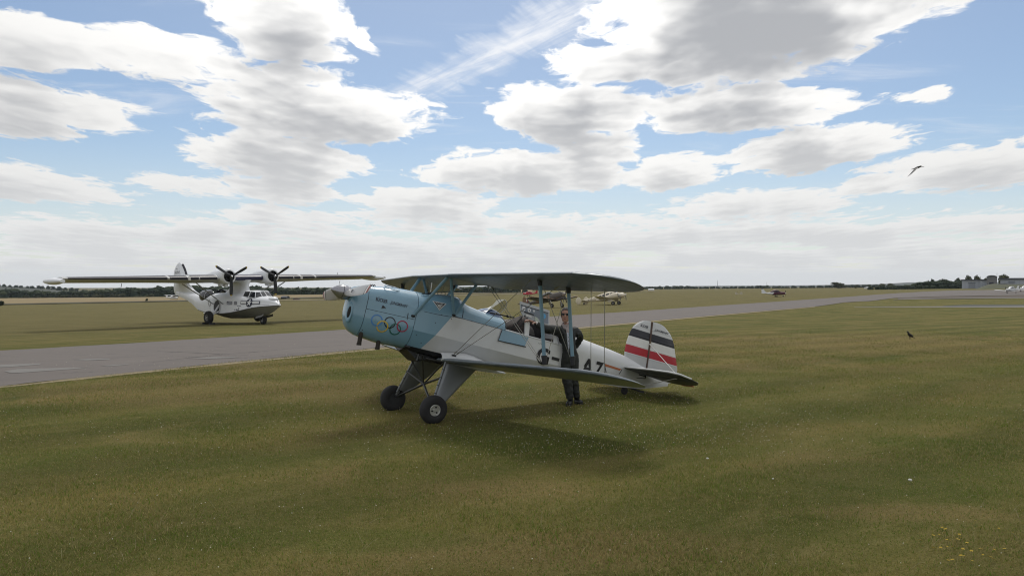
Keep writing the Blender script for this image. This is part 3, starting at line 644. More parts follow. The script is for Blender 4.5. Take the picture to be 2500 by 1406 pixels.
m_ = MB(); m_.prism([(1.06, -.20, -.575), (1.34, -.20, -.735), (1.41, -.2, -.68), (1.75, -.2, -.70), (1.78, -.2, -.60)], (0, .40, 0)); bp(m_, 'belly_fairing', DARK)
m_ = MB(); m_.loft([[fpt(x, -.54, .004), fpt(x, -.60, .006), V(x, -.05, -.63), V(x, .05, -.60)] for x in (1.04, 1.3, 1.6, 1.78)]); m_.tube((1.03, -.26, -.555), (1.10, -.28, -.56), .022, n=8); bp(m_, 'belly_panel', BLACK)

# spinner and two-bladed propeller
m_ = MB(); m_.lathe((0, 0, 0), (-1, 0, 0), [(-.10, .085), (-.04, .108), (.02, .106), (.06, .094), (.10, .072), (.14, .044), (.17, .018), (.178, .004)], 28); spin = bp(m_, 'spinner', mat('spinner_alloy', (.34, .34, .37), .28, .75, var=.05))
m_ = MB(); m_.lathe((0, 0, 0), (-1, 0, 0), [(.014, .106), (.018, .1075), (.022, .106)], 28, False, False); sub(m_, 'spinner_seam', DARK, spin)
BLADE = mat('blade_grey', (.42, .42, .41), .32, .25, var=.05)
PALE = mat('decal_white', (.72, .71, .68), .5)
pa = R_(-3.0)
ST_ = [(.05, .050, 42, .34), (.12, .068, 38, .24), (.22, .084, 33, .15), (.40, .094, 27, .09), (.60, .092, 22, .06), (.76, .080, 19, .045), (.86, .060, 17, .035), (.915, .036, 16, .03), (.935, .014, 16, .02)]
def blade_ring(r, sgn, grow=0.0):
    c, tw, th = [float(np.interp(r, [q[0] for q in ST_], [q[i] for q in ST_])) for i in (1, 2, 3)]; c += grow; tw = R_(tw); pts = []
    for k in range(16):
        a = 2*math.pi*k/16; ch = c*math.cos(a); tk = (c*th*1.6+grow)*math.sin(a)
        pts.append(V(.035+(ch*math.sin(tw)+tk*math.cos(tw))*-sgn, sgn*r*math.cos(pa), ch*math.cos(tw)-tk*math.sin(tw)+sgn*r*math.sin(pa)))
    return pts
for sgn in (-1, 1):
    mb = MB(); mb.loft([blade_ring(q[0], sgn) for q in ST_]); bl = bp(mb, 'propeller_blade', BLADE, sharp=60)
    for (ra, rb, mt, nm) in ((.785, .803, BLACK, 'black_tip_band'), (.803, .845, PALE, 'white_tip_band'), (.845, .885, mat('tip_red', (.30, .05, .05), .5), 'red_tip_band')):
        mb = MB(); mb.loft([blade_ring(r, sgn, .003) for r in (ra, rb)], False, False); sub(mb, nm, mt, bl)
mb = MB(); mb.torus((.002, -.36, .018), (-1, 0, .4), .022, .004, 16, 5); bp(mb, 'blade_emblem', BLACK)

# wings
AT = [0, .012, .04, .09, .16, .26, .38, .52, .66, .76, .80, .88, .95, 1.0]
def foil(t, T, cam): 
    yt = 5*T*(.2969*math.sqrt(t)-.126*t-.3516*t*t+.2843*t**3-.1036*t**4); yc = cam*4*t*(1-t)*(1.0); return yc+yt, yc-yt
def wing_ring(y, xl, xt, zl, zt, T, cam=.022, t0=0.0, t1=1.0):
    ts = [t0+(t1-t0)*a for a in AT] if t0 == 0 else list(np.linspace(t0, t1, 6)); c = xt-xl
    up = [V(xl+c*t, y, zl+(zt-zl)*t+foil(t, T, cam)[0]*c) for t in ts[::-1]]; lo = [V(xl+c*t, y, zl+(zt-zl)*t+foil(t, T, cam)[1]*c) for t in ts]
    return up+lo[1:] if t0 == 0 else up+lo
def make_wing(side, xl0, y0, zr, dl, dt, zle_off, ymax, name, mats, tipst, hinge=.76, ail=(1.15, 3.0)):
    def stn(y, xl=None, xt=None, T=.09):
        a = xl0+SWEEP*(y-.62) if xl is None else xl; b = a+.97 if xt is None else xt
        zle = zr+zle_off+dl*(y-.6); zte = zr+dt*(y-.6); c0 = xl0+SWEEP*(y-.62)
        f0 = (a-c0)/.97; f1 = (b-c0)/.97
        return (side*y, a, b, zle+(zte-zle)*f0, zle+(zte-zle)*f1, T)
    mb = MB(); A0, A1 = ail
    mb.loft([wing_ring(*stn(y)) for y in np.linspace(y0, A0, 4)])
    mb.loft([wing_ring(*stn(y), t1=hinge) for y in np.linspace(A0+.004, A1-.004, 8)])
    mb.loft([wing_ring(*stn(A1))]+[wing_ring(*stn(y, xl0+SWEEP*(y-.62)+dxl, xl0+SWEEP*(y-.62)+dxt, T)) for y, dxl, dxt, T in tipst])
    o = bp(mb, name, mats, sharp=40)
    mb = MB(); mb.loft([wing_ring(*stn(y), t0=hinge+.008, t1=1.0) for y in np.linspace(A0+.008, A1-.008, 8)]); sub(mb, 'aileron', mats, o, sharp=40)
    return o, stn
TIPS = [(3.08, .03, .955, .088), (3.22, .07, .91, .085), (3.33, .13, .85, .082), (3.42, .21, .77, .08), (3.48, .30, .68, .075), (3.52, .40, .58, .06), (3.533, .46, .51, .03)]
def fabric(name, col, rough, metal):
    m = bpy.data.materials.new(name); m.use_nodes = True; g = NT(m.node_tree); b = g.n('ShaderNodeBsdfPrincipled'); o = g.n('ShaderNodeOutputMaterial'); g.t.links.new(b.outputs[0], o.inputs[0])
    co = g.n('ShaderNodeTexCoord').outputs['Object']; x, y, z = g.sep(co); n1 = g.noise(co, 2.2, 7, .65)
    rib = g.math('ABSOLUTE', g.math('SUBTRACT', g.math('FRACT', g.math('MULTIPLY', y, 3.6)), .5))
    c = g.mix(n1, tuple(q*.9 for q in col)+(1,), tuple(q*1.08 for q in col)+(1,)); c = g.mix(g.step(g.noise(co, .9, 8, .7), .5, .75, 0, .4), c, tuple(q*.62 for q in col)+(1,))
    c = g.mix(g.step(rib, .035, .02, 0, .12), c, tuple(q*.6 for q in col)+(1,))
    g.put(b.inputs['Base Color'], c); b.inputs['Roughness'].default_value = rough; b.inputs['Metallic'].default_value = metal
    bn = g.n('ShaderNodeBump'); bn.inputs['Strength'].default_value = .5; bn.inputs['Distance'].default_value = .006; g.put(bn.inputs['Height'], g.math('ADD', g.step(rib, .16, .0, 0, 1), g.math('MULTIPLY', n1, .2))); g.put(b.inputs['Normal'], bn.outputs[0]); return m
WFAB = fabric('wing_fabric', (.165, .195, .220), .34, .2)
uw = {}; lw = {}
for sd_ in (-1, 1):
    uw[sd_] = make_wing(sd_, 1.275, .625, .617, .038, .030, -.028, 3.72, 'upper_wing', WFAB, TIPS)
    lw[sd_] = make_wing(sd_, 1.595, .34, -.601, .060, .038, -.028, 3.72, 'lower_wing', WFAB, TIPS, ail=(1.4, 3.0))
m_ = MB(); m_.loft([wing_ring(y, 1.275, xt, .589, .612, .09) for y, xt in ((-.617, 2.24), (-.56, 2.10), (-.50, 2.0), (-.2, 1.97), (.2, 1.97), (.50, 2.0), (.56, 2.10), (.617, 2.24))]); cs_ = bp(m_, 'wing_centre_section', WFAB)
# fairing where the lower wing meets the fuselage
for sd_ in (-1, 1):
    m_ = MB(); m_.loft([[V(1.55+t*1.15, sd_*(.36+.13*math.cos(a)), -.61+.165*math.sin(a)*(1-abs(t-.42)*1.25)*(1 if t < .95 else .3)) for a in np.linspace(-.5, math.pi/2, 7)] for t in np.linspace(0, 1, 9)], closed=False, cap0=False, cap1=False); bp(m_, 'wing_root_fillet', SILVER, sharp=60)

# struts
SHOE = mat('strut_boot', (.018, .019, .022), .55)
def strut(p, q, name, w=.030, boots=True, m=STRUT, fl=.42):
    p, q = Vector(p), Vector(q); mb = MB(); mb.tube(p, q, w, n=12, flat=fl, up=(1, 0, 0)); o = bp(mb, name, m)
    if boots:
        d = (q-p).normalized()
        for a, b in ((p, p+d*.115), (q-d*.115, q)): mb = MB(); mb.path([a-d*.005, a.lerp(b, .5), b], [w*1.55, w*1.30, w*1.12], 12, flat=.55, up=(1, 0, 0)); sub(mb, 'strut_boot', SHOE, o)
    return o
IPF_T, IPF_B, IPR_T, IPR_B = V(1.83, -2.185, .668), V(2.15, -2.25, -.448), V(2.315, -2.185, .690), V(2.615, -2.25, -.360)
mir = lambda p: V(p.x, -p.y, p.z)
for f in (lambda p: p, mir):
    strut(f(IPF_T), f(IPF_B), 'interplane_strut'); strut(f(IPR_T), f(IPR_B), 'interplane_strut')
CF_L, CR_L, CF_T, CR_T = V(1.01, -.345, -.103), V(1.645, -.38, .062), V(1.37, -.47, .600), V(1.97, -.31, .655)
for f in (lambda p: p, mir):
    for a, b, w in ((CF_L, CF_T, .026), (CR_L, CF_T+V(.035, .0, 0), .024), (CR_L+V(.01, 0, 0), CR_T, .024)): strut(f(a), f(b), 'cabane_strut', w, False)
for f in (lambda p: p, mir):
    for p in (CF_L, CR_L): m_ = MB(); m_.ell(f(p), (.035, .022, .022), 10, 6); bp(m_, 'strut_fitting', DARK)
    m_ = MB(); m_.ell(f(CF_T), (.035, .022, .022), 10, 6); m_.tube(f(CF_T+V(-.03, -.0, .0)), f(CF_T+V(.28, -.09, .0)), .012, n=6); bp(m_, 'strut_fitting', DARK)
    m_ = MB(); m_.ell(f(CR_T), (.035, .022, .022), 10, 6); m_.tube(f(CR_T+V(-.1, .0, .0)), f(CR_T+V(.1, -.02, .01)), .012, n=6); bp(m_, 'strut_fitting', DARK)
# rigging
def wire(a, b, name='bracing_wire', r=.0042, m=STEELW):
    mb = MB(); mb.tube(a, b, r, n=6); a, b = Vector(a), Vector(b); d = b-a
    for t in (.03, .97): mb.tube(a+d*(t-.02), a+d*(t+.02), r*2.2, n=6)
    return bp(mb, name, m)
ROOT = V(1.745, -.46, -.520)
CS1, CS2 = V(1.46, -.60, .60), V(1.99, -.55, .63)
for f in (lambda p: p, mir):
    wire(f(ROOT), f(IPF_T+V(-.04, .08, .0))); wire(f(ROOT+V(.035, 0, 0)), f(IPR_T+V(-.06, .10, -.02)))
    wire(f(CS2), f(IPF_B+V(-.03, .06, .02))); wire(f(CS2+V(.06, -.02, 0)), f(IPF_B+V(.0, .05, .02)))
    wire(f(IPF_T), f(IPR_B)); wire(f(IPR_T), f(IPF_B))
    wire(f(V(2.47, -2.50, .69)), f(V(2.78, -2.46, -.43)), 'aileron_rod', .0045); wire(f(V(2.57, -2.66, .695)), f(V(2.89, -2.62, -.42)), 'aileron_rod', .0045)
    mb = MB(); mb.tube(f(V(1.83, -1.10, .16)), f(V(2.255, -1.10, .188)), .010, n=8); mb.ell(f(V(2.14, -1.10, .18)), (.03, .014, .02), 10, 6); bp(mb, 'wire_spreader', BLACK)
m_ = MB(); m_.box(ROOT+V(.01, 0, -.012), (.07, .02, .025)); bp(m_, 'wire_anchor', DARK)
wire(CF_T+V(.02, .04, 0), V(1.66, .37, .09)); wire(mir(CF_T)+V(.02, -.04, 0), V(1.66, -.37, .09))
# fuel gauge and mirror standing on the decking
m_ = MB(); m_.tube((1.37, 0, .30), (1.35, 0, .50), .006, n=6, mat=0); m_.box((1.37, 0, .33), (.05, .02, .03), mat=1); bp(m_, 'fuel_gauge', [PALE, DARK])
m_ = MB(); m_.ell((1.52, -.42, .47), (.022, .035, .028), 10, 7); m_.tube((1.52, -.42, .47), (1.56, -.36, .25), .006, n=6); bp(m_, 'rear_view_mirror', DARK)
m_ = MB(); m_.path([V(1.16, -.20, .27), V(1.22, -.24, .29), V(1.30, -.20, .33), V(1.24, -.15, .31)], .006, 6); m_.tube((1.12, -.23, .262), (1.28, -.18, .30), .008, n=6); bp(m_, 'fuel_line', BLACK)

# undercarriage
def oriented(c, yaw): return None
for sd_ in (-1, 1):
    sh_ = lambda p: V(p.x, p.y+.035*min(1, max(0, (-.6-p.z)/.7)), p.z)
    f = sh_ if sd_ < 0 else (lambda p: sh_(mir(p)))
    wheel = empty('wheel'); wheel.parent = bip; wheel.location = OFF
    hub = f(V(1.50, -.715, -1.365)); ax = V(0, sd_, -.06).normalized()
    prof = [(-.062, .085), (-.072, .105), (-.076, .140), (-.066, .180), (-.040, .204), (0, .211), (.040, .204), (.066, .180), (.076, .140), (.072, .105), (.062, .085)]
    mb = MB(); mb.lathe(hub, ax, prof, 40, False, False)
    mb.v = [tuple(V(p[0], p[1], p[2])) for p in mb.v]; sub(mb, 'tyre', RUBBER, wheel, sharp=60)
    mb = MB(); mb.lathe(hub, ax, [(-.02, .088), (.048, .090), (.060, .088), (.064, .078), (.052, .070), (.050, .03), (.062, .022), (.062, .003)], 32); hb = sub(mb, 'hub_cap', mat('hub_alloy', (.55, .55, .53), .35, .7, dirt=((.2, .19, .17), .5), dscale=9), wheel)
    mb = MB(); a_, b_ = frame_from(ax)
    for k in range(3): t = k*2.1+.4; mb = MB(); mb.ell(hub+ax*.054+a_*(.045*math.cos(t))+b_*(.045*math.sin(t)), (.016, .008, .012), 8, 6); sub(mb, 'hub_slot', BLACK, wheel)
    mb = MB(); mb.lathe(hub, ax, [(-.064, .02), (-.062, .088), (-.022, .088)], 28); sub(mb, 'brake_drum', DARK, wheel)
    # leg fairing with rounded leading edge
    p_ = [V(1.625, -.52, -.665), V(1.515, -.635, -1.21), V(1.69, -.655, -1.235), V(2.155, -.515, -.665)]
    le0, le1, te1, te0 = [f(q) for q in p_]
    mb = MB(); rings = []
    for t in np.linspace(0, 1, 7):
        a, b = le0.lerp(le1, t), te0.lerp(te1, t); c = (b-a).length; dr = (b-a).normalized(); nn = V(0, 1, 0)
        rg = []
        for k in range(16):
            q = 2*math.pi*k/16; s_ = .5-.5*math.cos(q); tk = .030*math.sqrt(max(0, s_+.02))*(1-s_)**.6*1.6; rg.append(a+dr*(c*s_)+nn*(tk*(1 if q < math.pi else -1)))
        rings.append(rg)
    mb.loft(rings); leg = bp(mb, 'undercarriage_leg', ALU, sharp=60)
    mb = MB(); mb.tube(le0+V(-.012, 0, .03), le1+V(-.012, 0, -.04), .016, n=10); mb.tube(le1+V(.02, 0, -.02), hub, .022, n=10); sub(mb, 'leg_tube', ALU, leg)
    for k in range(4): q = le0.lerp(le1, .2+.22*k); mb = MB(); mb.torus(q+V(-.01, 0, 0), le1-le0, .019, .004, 12, 6); sub(mb, 'leg_clip', DARK, leg)
    # half axle and brace to the centre
    ap = V(1.598, 0, -1.04)
    mb = MB(); mb.tube(ap, hub, .020, .016, 10); bp(mb, 'half_axle', OILY)
    mb = MB(); mb.tube(ap, f(V(1.60, -.50, -.66)) if sd_ < 0 else f(V(1.36, -.30, -.62)), .013, n=8); bp(mb, 'axle_brace', OILY)
    mb = MB(); mb.tube(ap, f(V(1.555, -.575, -.905)), .017, n=8); bp(mb, 'axle_brace', OILY)
m_ = MB(); m_.ell((1.598, 0, -1.04), (.03, .035, .03), 10, 8); m_.tube((1.598, 0, -1.04), (1.33, -.28, -.62), .012, n=8); bp(m_, 'axle_joint', OILY)
m_ = MB(); m_.tube((1.36, -.35, -.665), (1.72, -.42, -.66), .014, n=8); m_.box((1.34, -.1, -.67), (.08, .3, .05)); m_.tube((1.30, -.2, -.62), (1.30, -.2, -.72), .02, n=8); bp(m_, 'hydraulic_fittings', OILY)
# tailwheel
m_ = MB(); m_.lathe((5.585, 0, -.405), (0, 1, 0), [(-.028, .025), (-.03, .052), (-.016, .068), (.016, .068), (.03, .052), (.028, .025)], 22, True, True); tw = bp(m_, 'tailwheel', RUBBER)
m_ = MB(); m_.path([V(5.585, -.035, -.405), V(5.56, -.035, -.33), V(5.52, -.02, -.27)], .012, 8); m_.path([V(5.585, .035, -.405), V(5.56, .035, -.33), V(5.52, .02, -.27)], .012, 8); m_.tube((5.53, 0, -.32), (5.50, 0, -.20), .03, .035, 10); sub(m_, 'tailwheel_fork', DARK, tw)
m_ = MB(); m_.tube((5.65, -.03, -.33), (5.95, -.02, -.345), .018, n=8); m_.box((5.96, -.02, -.345), (.12, .05, .035)); bp(m_, 'tail_skid_spring', OILY)

# tail: fin, rudder, tailplane, elevator
def plate(outline, th, fn, n_off):                      # symmetric plate with thinner edge
    c = sum(outline, Vector())/len(outline); mb = MB(); inn = [p.lerp(c, .10) for p in outline]
    a = [p+n_off*th*.25 for p in outline]; b = [p+n_off*th for p in inn]; a2 = [p-n_off*th*.25 for p in outline]; b2 = [p-n_off*th for p in inn]
    mb.loft([b2, a2, a, b]); return mb
def smooth_curve(pts, n=4):
    out = []; P = [Vector(p) for p in pts]
    for i in range(len(P)-1):
        p0, p1, p2, p3 = P[max(i-1, 0)], P[i], P[i+1], P[min(i+2, len(P)-1)]
        for k in range(n):
            t = k/n; out.append(.5*((2*p1)+(p2-p0)*t+(2*p0-5*p1+4*p2-p3)*t*t+(3*p1-p0-3*p2+p3)*t**3))
    out.append(P[-1]); return out
def make_tailpaint():
    m = bpy.data.materials.new('tail_stripes'); m.use_nodes = True; g = NT(m.node_tree); b = g.n('ShaderNodeBsdfPrincipled'); o = g.n('ShaderNodeOutputMaterial'); g.t.links.new(b.outputs[0], o.inputs[0])
    co = g.n('ShaderNodeTexCoord').outputs['Object']; x, y, z = g.sep(co); n1 = g.noise(co, 4, 6, .6)
    def band(a, b_): return g.math('MULTIPLY', g.step(z, a-.002, a+.002), g.step(z, b_+.002, b_-.002))
    c = g.mix(n1, (.52, .535, .545, 1), (.60, .61, .615, 1)); c = g.mix(band(.425, .588), c, (.72, .72, .70, 1)); c = g.mix(band(.588, .735), c, (.016, .018, .028, 1)); c = g.mix(band(.283, .425), c, (.44, .028, .045, 1))
    c = g.mix(g.step(g.noise(co, 2.5, 7, .7), .55, .8, 0, .25), c, (.25, .24, .22, 1))
    g.put(b.inputs['Base Color'], c); b.inputs['Roughness'].default_value = .42
    rib = g.math('ABSOLUTE', g.math('SUBTRACT', g.math('FRACT', g.math('MULTIPLY', z, 5.6)), .5)); bn = g.n('ShaderNodeBump'); bn.inputs['Strength'].default_value = .5; bn.inputs['Distance'].default_value = .006; g.put(bn.inputs['Height'], g.step(rib, .12, 0)); g.put(b.inputs['Normal'], bn.outputs[0]); return m
TAILP = make_tailpaint()
finc = smooth_curve([(5.46, 0, .10), (5.425, 0, .24), (5.415, 0, .36), (5.430, 0, .54), (5.49, 0, .735), (5.59, 0, .85), (5.74, 0, .932), (5.905, 0, .960)])+[V(5.962, 0, .55), V(5.985, 0, .10), V(5.8, 0, .03), V(5.6, 0, .03)]
bp(plate(finc, .022, None, V(0, 1, 0)), 'fin', TAILP, sharp=60)
rudc = smooth_curve([(5.955, 0, .958), (6.11, 0, .963), (6.24, 0, .94), (6.35, 0, .885), (6.46, 0, .81), (6.54, 0, .72), (6.60, 0, .62), (6.655, 0, .50), (6.72, 0, .36), (6.78, 0, .22), (6.785, 0, .10), (6.74, 0, -.02), (6.60, 0, -.085)])+[V(6.3, 0, -.16), V(6.05, 0, -.2), V(6.03, 0, .1), V(6.01, 0, .55)]
rud = bp(plate(rudc, .020, None, V(0, 1, 0)), 'rudder', TAILP, sharp=60)
m_ = MB(); m_.tube((5.938, 0, .95), (6.005, 0, .06), .020, n=10, flat=1.3, up=(1, 0, 0)); sub(m_, 'hinge_post', mat('wood_brown', (.10, .062, .05), .6), rud)
SLATE = fabric('tailplane_fabric', (.105, .11, .118), .5, .1)
stab = [V(5.38, .0, .0), V(5.40, -.25, .0), V(5.46, -.7, .012), V(5.54, -1.08, .016), V(5.63, -1.25, .008), V(5.85, -1.31, -.022)]
elev = [V(5.87, -1.31, -.026), V(6.06, -1.28, -.052), V(6.21, -1.13, -.070), V(6.31, -.88, -.078), V(6.36, -.5, -.080), V(6.30, -.12, -.060), V(6.03, -.05, -.030)]
for sd_ in (-1, 1):
    f = (lambda p: p) if sd_ < 0 else mir
    tp = bp(plate([f(p) for p in stab]+[f(V(5.855, 0, -.02))], .024, None, V(0, 0, 1)), 'tailplane', SLATE, sharp=60)
    el = bp(plate([f(V(5.875, -.02, -.022))]+[f(p) for p in elev], .018, None, V(0, 0, 1)), 'elevator', SLATE, sharp=60)
    m_ = MB(); m_.prism([f(V(6.33, -.88, -.080)), f(V(6.375, -.52, -.082)), f(V(6.46, -.54, -.098)), f(V(6.43, -.84, -.096))], (0, 0, .008)); sub(m_, 'trim_tab', REDP, el)
    m_ = MB(); m_.path([f(p)+V(-.004, 0, .004) for p in stab], .016, 8); sub(m_, 'leading_edge', SILVER, tp)
    for a, b in ((V(5.965, 0, .55), V(5.90, -.95, .0)), (V(5.85, -.03, -.28), V(5.88, -.95, -.03))): wire(f(a), f(b), 'tail_brace', .006, PALE)
    m_ = MB(); m_.tube(f(V(5.97, -.06, .02)), f(V(5.97, -.06, -.10)), .010, n=6); m_.tube(f(V(5.97, -.06, -.10)), f(V(5.75, -.07, -.13)), .006, n=6); m_.box(f(V(5.8, -.06, -.06)), (.3, .015, .02)); bp(m_, 'elevator_horn', DARK)
# windscreens
GL = glass('perspex', (.86, .88, .84), .03, .5)
m_ = MB(); A = [V(2.36, 0, .26), V(2.42, -.20, .24), V(2.62, -.30, .16)]; Bp = [V(2.52, 0, .52), V(2.56, -.14, .50), V(2.72, -.21, .40)]
ws = empty('windscreen'); ws.parent = bip; ws.location = OFF
FR = mat('frame_pale', (.62, .62, .58), .4)
for pts, nm, mt in (([(2.33, -.16, .285), (2.50, -.10, .52), (2.66, -.06, .56), (2.46, .10, .36)], 'front_pane', mat('glare_perspex', (.80, .79, .72), .25, var=.04)),  # sky glare on the front pane is put into its opaque cream colour
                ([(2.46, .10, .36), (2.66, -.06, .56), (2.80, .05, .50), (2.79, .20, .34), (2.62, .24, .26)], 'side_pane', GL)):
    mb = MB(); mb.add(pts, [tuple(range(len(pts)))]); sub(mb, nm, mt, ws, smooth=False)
m_ = MB(); m_.path([(2.66, -.06, .56), (2.77, .02, .53), (2.815, .10, .46), (2.80, .20, .36), (2.70, .26, .27)], .006, 6); sub(m_, 'pane_edge', FR, ws)
m_ = MB(); rg = []
for t in np.linspace(0, 1, 8):
    hgt_ = .115*math.sin(math.pi*min(1, t*.75+.08)); rg.append([V(2.26+.42*t, .05+.25*math.cos(a)*(.45+.55*math.sin(math.pi*min(1, t*.8+.1))), .235+.0*t+hgt_*math.sin(a)*1.15) for a in np.linspace(0, math.pi, 11)])
m_.loft(rg, closed=True); bp(m_, 'screen_fairing', mat('deep_blue_paint', (.045, .085, .18), .2, coat=.6))

# ---- writing and emblems
def ring_decal(cx, cz, R, w, material, name, parent, a0=0.0, a1=2*math.pi, off=.0045, n=44):
    vs = []; fsx = []
    for k in range(n+1):
        a = a0+(a1-a0)*k/n
        for r in (R-w/2, R+w/2): vs.append(fpt(cx+r*math.cos(a), cz+r*math.sin(a), off))
    for k in range(n): fsx.append((2*k, 2*k+1, 2*k+3, 2*k+2))
    mb = MB(); mb.add(vs, fsx); return sub(mb, name, material, parent, sharp=180)
RC = [((.511, -.290), (.06, .22, .55)), ((.609, -.357), (.62, .42, .02)), ((.700, -.278), (.012, .014, .02)), ((.800, -.354), (.015, .11, .085)), ((.889, -.288), (.33, .012, .05))]
RN = ['blue_ring', 'yellow_ring', 'black_ring', 'green_ring', 'red_ring']
for k, ((cx, cz), col) in enumerate(RC):
    ring_decal(cx, cz, .0765, .0155, mat(RN[k]+'_paint', col, .4), RN[k], loc_, off=.0035+.0009*(k % 2 == 0))
# interlacing: short arcs that pass over the next ring
def over(k, a0, a1): (cx, cz), col = RC[k]; ring_decal(cx, cz, .0765, .0155, MATS[RN[k]+'_paint'], RN[k], loc_, R_(a0), R_(a1), .0058, 10)
over(1, 70, 125); over(1, -5, 55); over(3, 90, 135); over(3, 20, 65)
m_ = MB(); fn = lambda x0, z0: (lambda a, b: fpt(x0+a, z0+b, .0035))
text_into(m_, 'BÜCKER', .172, .066, fn(.432, -.018), .022); sub(m_, 'name_lettering', NAVY, upc, sharp=180); m_ = MB(); text_into(m_, '„JUNGMANN“', .268, .060, fn(.638, -.024), .010); sub(m_, 'name_lettering', NAVY, upc, sharp=180)
def finmap(x0, z0): return lambda a, b: V(x0+a, -.0245, z0+b)
m_ = MB(); text_into(m_, 'BÜCKER', .195, .058, finmap(5.655, .805), .022); bp(m_, 'fin_lettering', NAVY, sharp=180)
m_ = MB(); text_into(m_, '„JUNGMANN“', .375, .052, finmap(6.005, .795), .010); bp(m_, 'rudder_lettering', NAVY, sharp=180)
fn2 = lambda x0, z0: (lambda a, b: fpt(x0+a, z0+b, .011))
for ch, w_, h_, x_, z_, bo in (('G', .26, .275, 3.285, -.335, .03), ('A', .33, .275, 4.275, -.31, .02), ('Z', .19, .27, 4.625, -.305, .03)):
    m_ = MB(); text_into(m_, ch, w_, h_, fn2(x_, z_), bo); sub(m_, 'registration_letter', BLACK, fus, sharp=180)
m_ = MB(); m_.add([fpt(3.60, -.215, .008), fpt(3.76, -.215, .008), fpt(3.76, -.165, .008), fpt(3.60, -.165, .008)], [(0, 1, 2, 3)]); sub(m_, 'registration_dash', BLACK, fus, sharp=180)
m_ = MB(); m_.path([fpt(3.27+.012*k, -.012+.010*math.sin(k*1.9), .003) for k in range(9)], .002, 4); sub(m_, 'signature', DARK, fus)
ORG = mat('orange_band', (.40, .13, .05), .5)
m_ = MB(); m_.add([fpt(4.83, -.040), fpt(5.30, -.052), fpt(5.27, -.085), fpt(4.86, -.085)], [(0, 1, 2, 3)]); sub(m_, 'orange_band', ORG, fus, sharp=180)
m_ = MB()
for a, b in (((4.82, -.036), (4.91, -.18)), ((5.315, -.05), (5.255, -.15))): m_.add([fpt(*a), fpt(a[0]+.02, a[1]), fpt(b[0]+.02, b[1]), fpt(*b)], [(0, 1, 2, 3)])
sub(m_, 'band_outline', NAVY, fus, sharp=180)
# winged triangle badge on the decking
m_ = MB()
def tri(a, b, c, off, mt, nm):
    mb = MB(); N = 6; vs = []; fx = []; idx = {}
    for i in range(N+1):
        for j in range(N+1-i): idx[(i, j)] = len(vs); x = a[0]+(b[0]-a[0])*i/N+(c[0]-a[0])*j/N; z = a[1]+(b[1]-a[1])*i/N+(c[1]-a[1])*j/N; vs.append(fpt(x, z, off))
    for i in range(N):
        for j in range(N-i):
            fx.append((idx[(i, j)], idx[(i+1, j)], idx[(i, j+1)]))
            if j < N-i-1: fx.append((idx[(i+1, j)], idx[(i+1, j+1)], idx[(i, j+1)]))
    mb.add(vs, fx); return sub(mb, nm, mt, fus, sharp=180)
tri((1.278, .192), (1.508, .206), (1.395, .078), .003, PALE, 'badge_border'); tri((1.300, .186), (1.488, .198), (1.395, .092), .0040, NAVY, 'badge_field'); tri((1.345, .160), (1.448, .166), (1.396, .104), .0050, PALE, 'badge_centre')
m_ = MB(); text_into(m_, 'BÜCKER', .125, .017, lambda a, b: fpt(1.333+a, .172+b+a*.06, .0052)); sub(m_, 'badge_lettering', PALE, fus, sharp=180)
m_ = MB()
for q in ([(1.355, .150), (1.440, .155), (1.440, .147), (1.355, .142)], [(1.393, .158), (1.401, .158), (1.400, .115), (1.394, .115)], [(1.380, .125), (1.414, .127), (1.414, .121), (1.380, .119)]): m_.add([fpt(x, z, .006) for x, z in q], [(0, 1, 2, 3)])
sub(m_, 'badge_aircraft', BLACK, fus, sharp=180)
def ac2w(p): return MB_AC @ Vector(p)

# ------------------------------------------------------------------ flying boat on wheels, beyond the taxiway
FB = ac_matrix(R_(138.69), 0.0, R_(-.986), (-19.70, 65.655, -1.357))
FB_BASE = V(8.0, 0, 0.0)
fb = empty('flying_boat', mat=FB @ Matrix.Translation(FB_BASE))
tag(fb, 'white twin-engined flying boat with a high wing, standing on wheels beyond the taxiway', 'flying boat')
def fp(mb, name, mats, **k): return mb.build(name, mats, fb, -FB_BASE, **k)
HULLW = mat('hull_white', (.78, .80, .83), .38, var=.05, vscale=1.2, dirt=((.42, .43, .45), .45), dscale=.8)
HULLG = mat('hull_grey', (.28, .28, .28), .5, var=.10, vscale=1.0, dirt=((.16, .15, .14), .4), dscale=.9)
DEICE = mat('deicer_black', (.016, .016, .026), .35, var=.2)
WUND = mat('wing_white', (.50, .51, .51), .42, var=.06, vscale=.8, dirt=((.30, .29, .27), .5), dscale=.6)
# x, ztop, chine z, chine half width, keel z, upper half width
HS = np.array([(.34, 1.84, 1.72, .06, 1.66, .05), (.55, 2.00, 1.70, .30, 1.50, .22), (.95, 2.20, 1.68, .58, 1.32, .45), (1.5, 2.40, 1.64, .86, 1.03, .72), (2.3, 2.52, 1.57, 1.16, .78, 1.02), (3.2, 2.56, 1.42, 1.38, .62, 1.25), (4.3, 2.66, 1.24, 1.50, .53, 1.40), (6.0, 2.74, 1.02, 1.57, .46, 1.50), (7.5, 2.76, .91, 1.58, .42, 1.52), (8.50, 2.76, .88, 1.56, .39, 1.52), (8.62, 2.76, .90, 1.55, .66, 1.52), (10.0, 2.74, .94, 1.45, .68, 1.45), (11.4, 2.68, 1.02, 1.25, .74, 1.28), (13.0, 2.58, 1.16, .95, .95, 1.02), (14.8, 2.62, 1.70, .62, 1.62, .68), (16.6, 2.72, 2.06, .36, 2.0, .38), (19.1, 2.88, 2.48, .12, 2.44, .12)])
def hv(x): return [float(np.interp(x, HS[:, 0], HS[:, i])) for i in range(1, 6)]
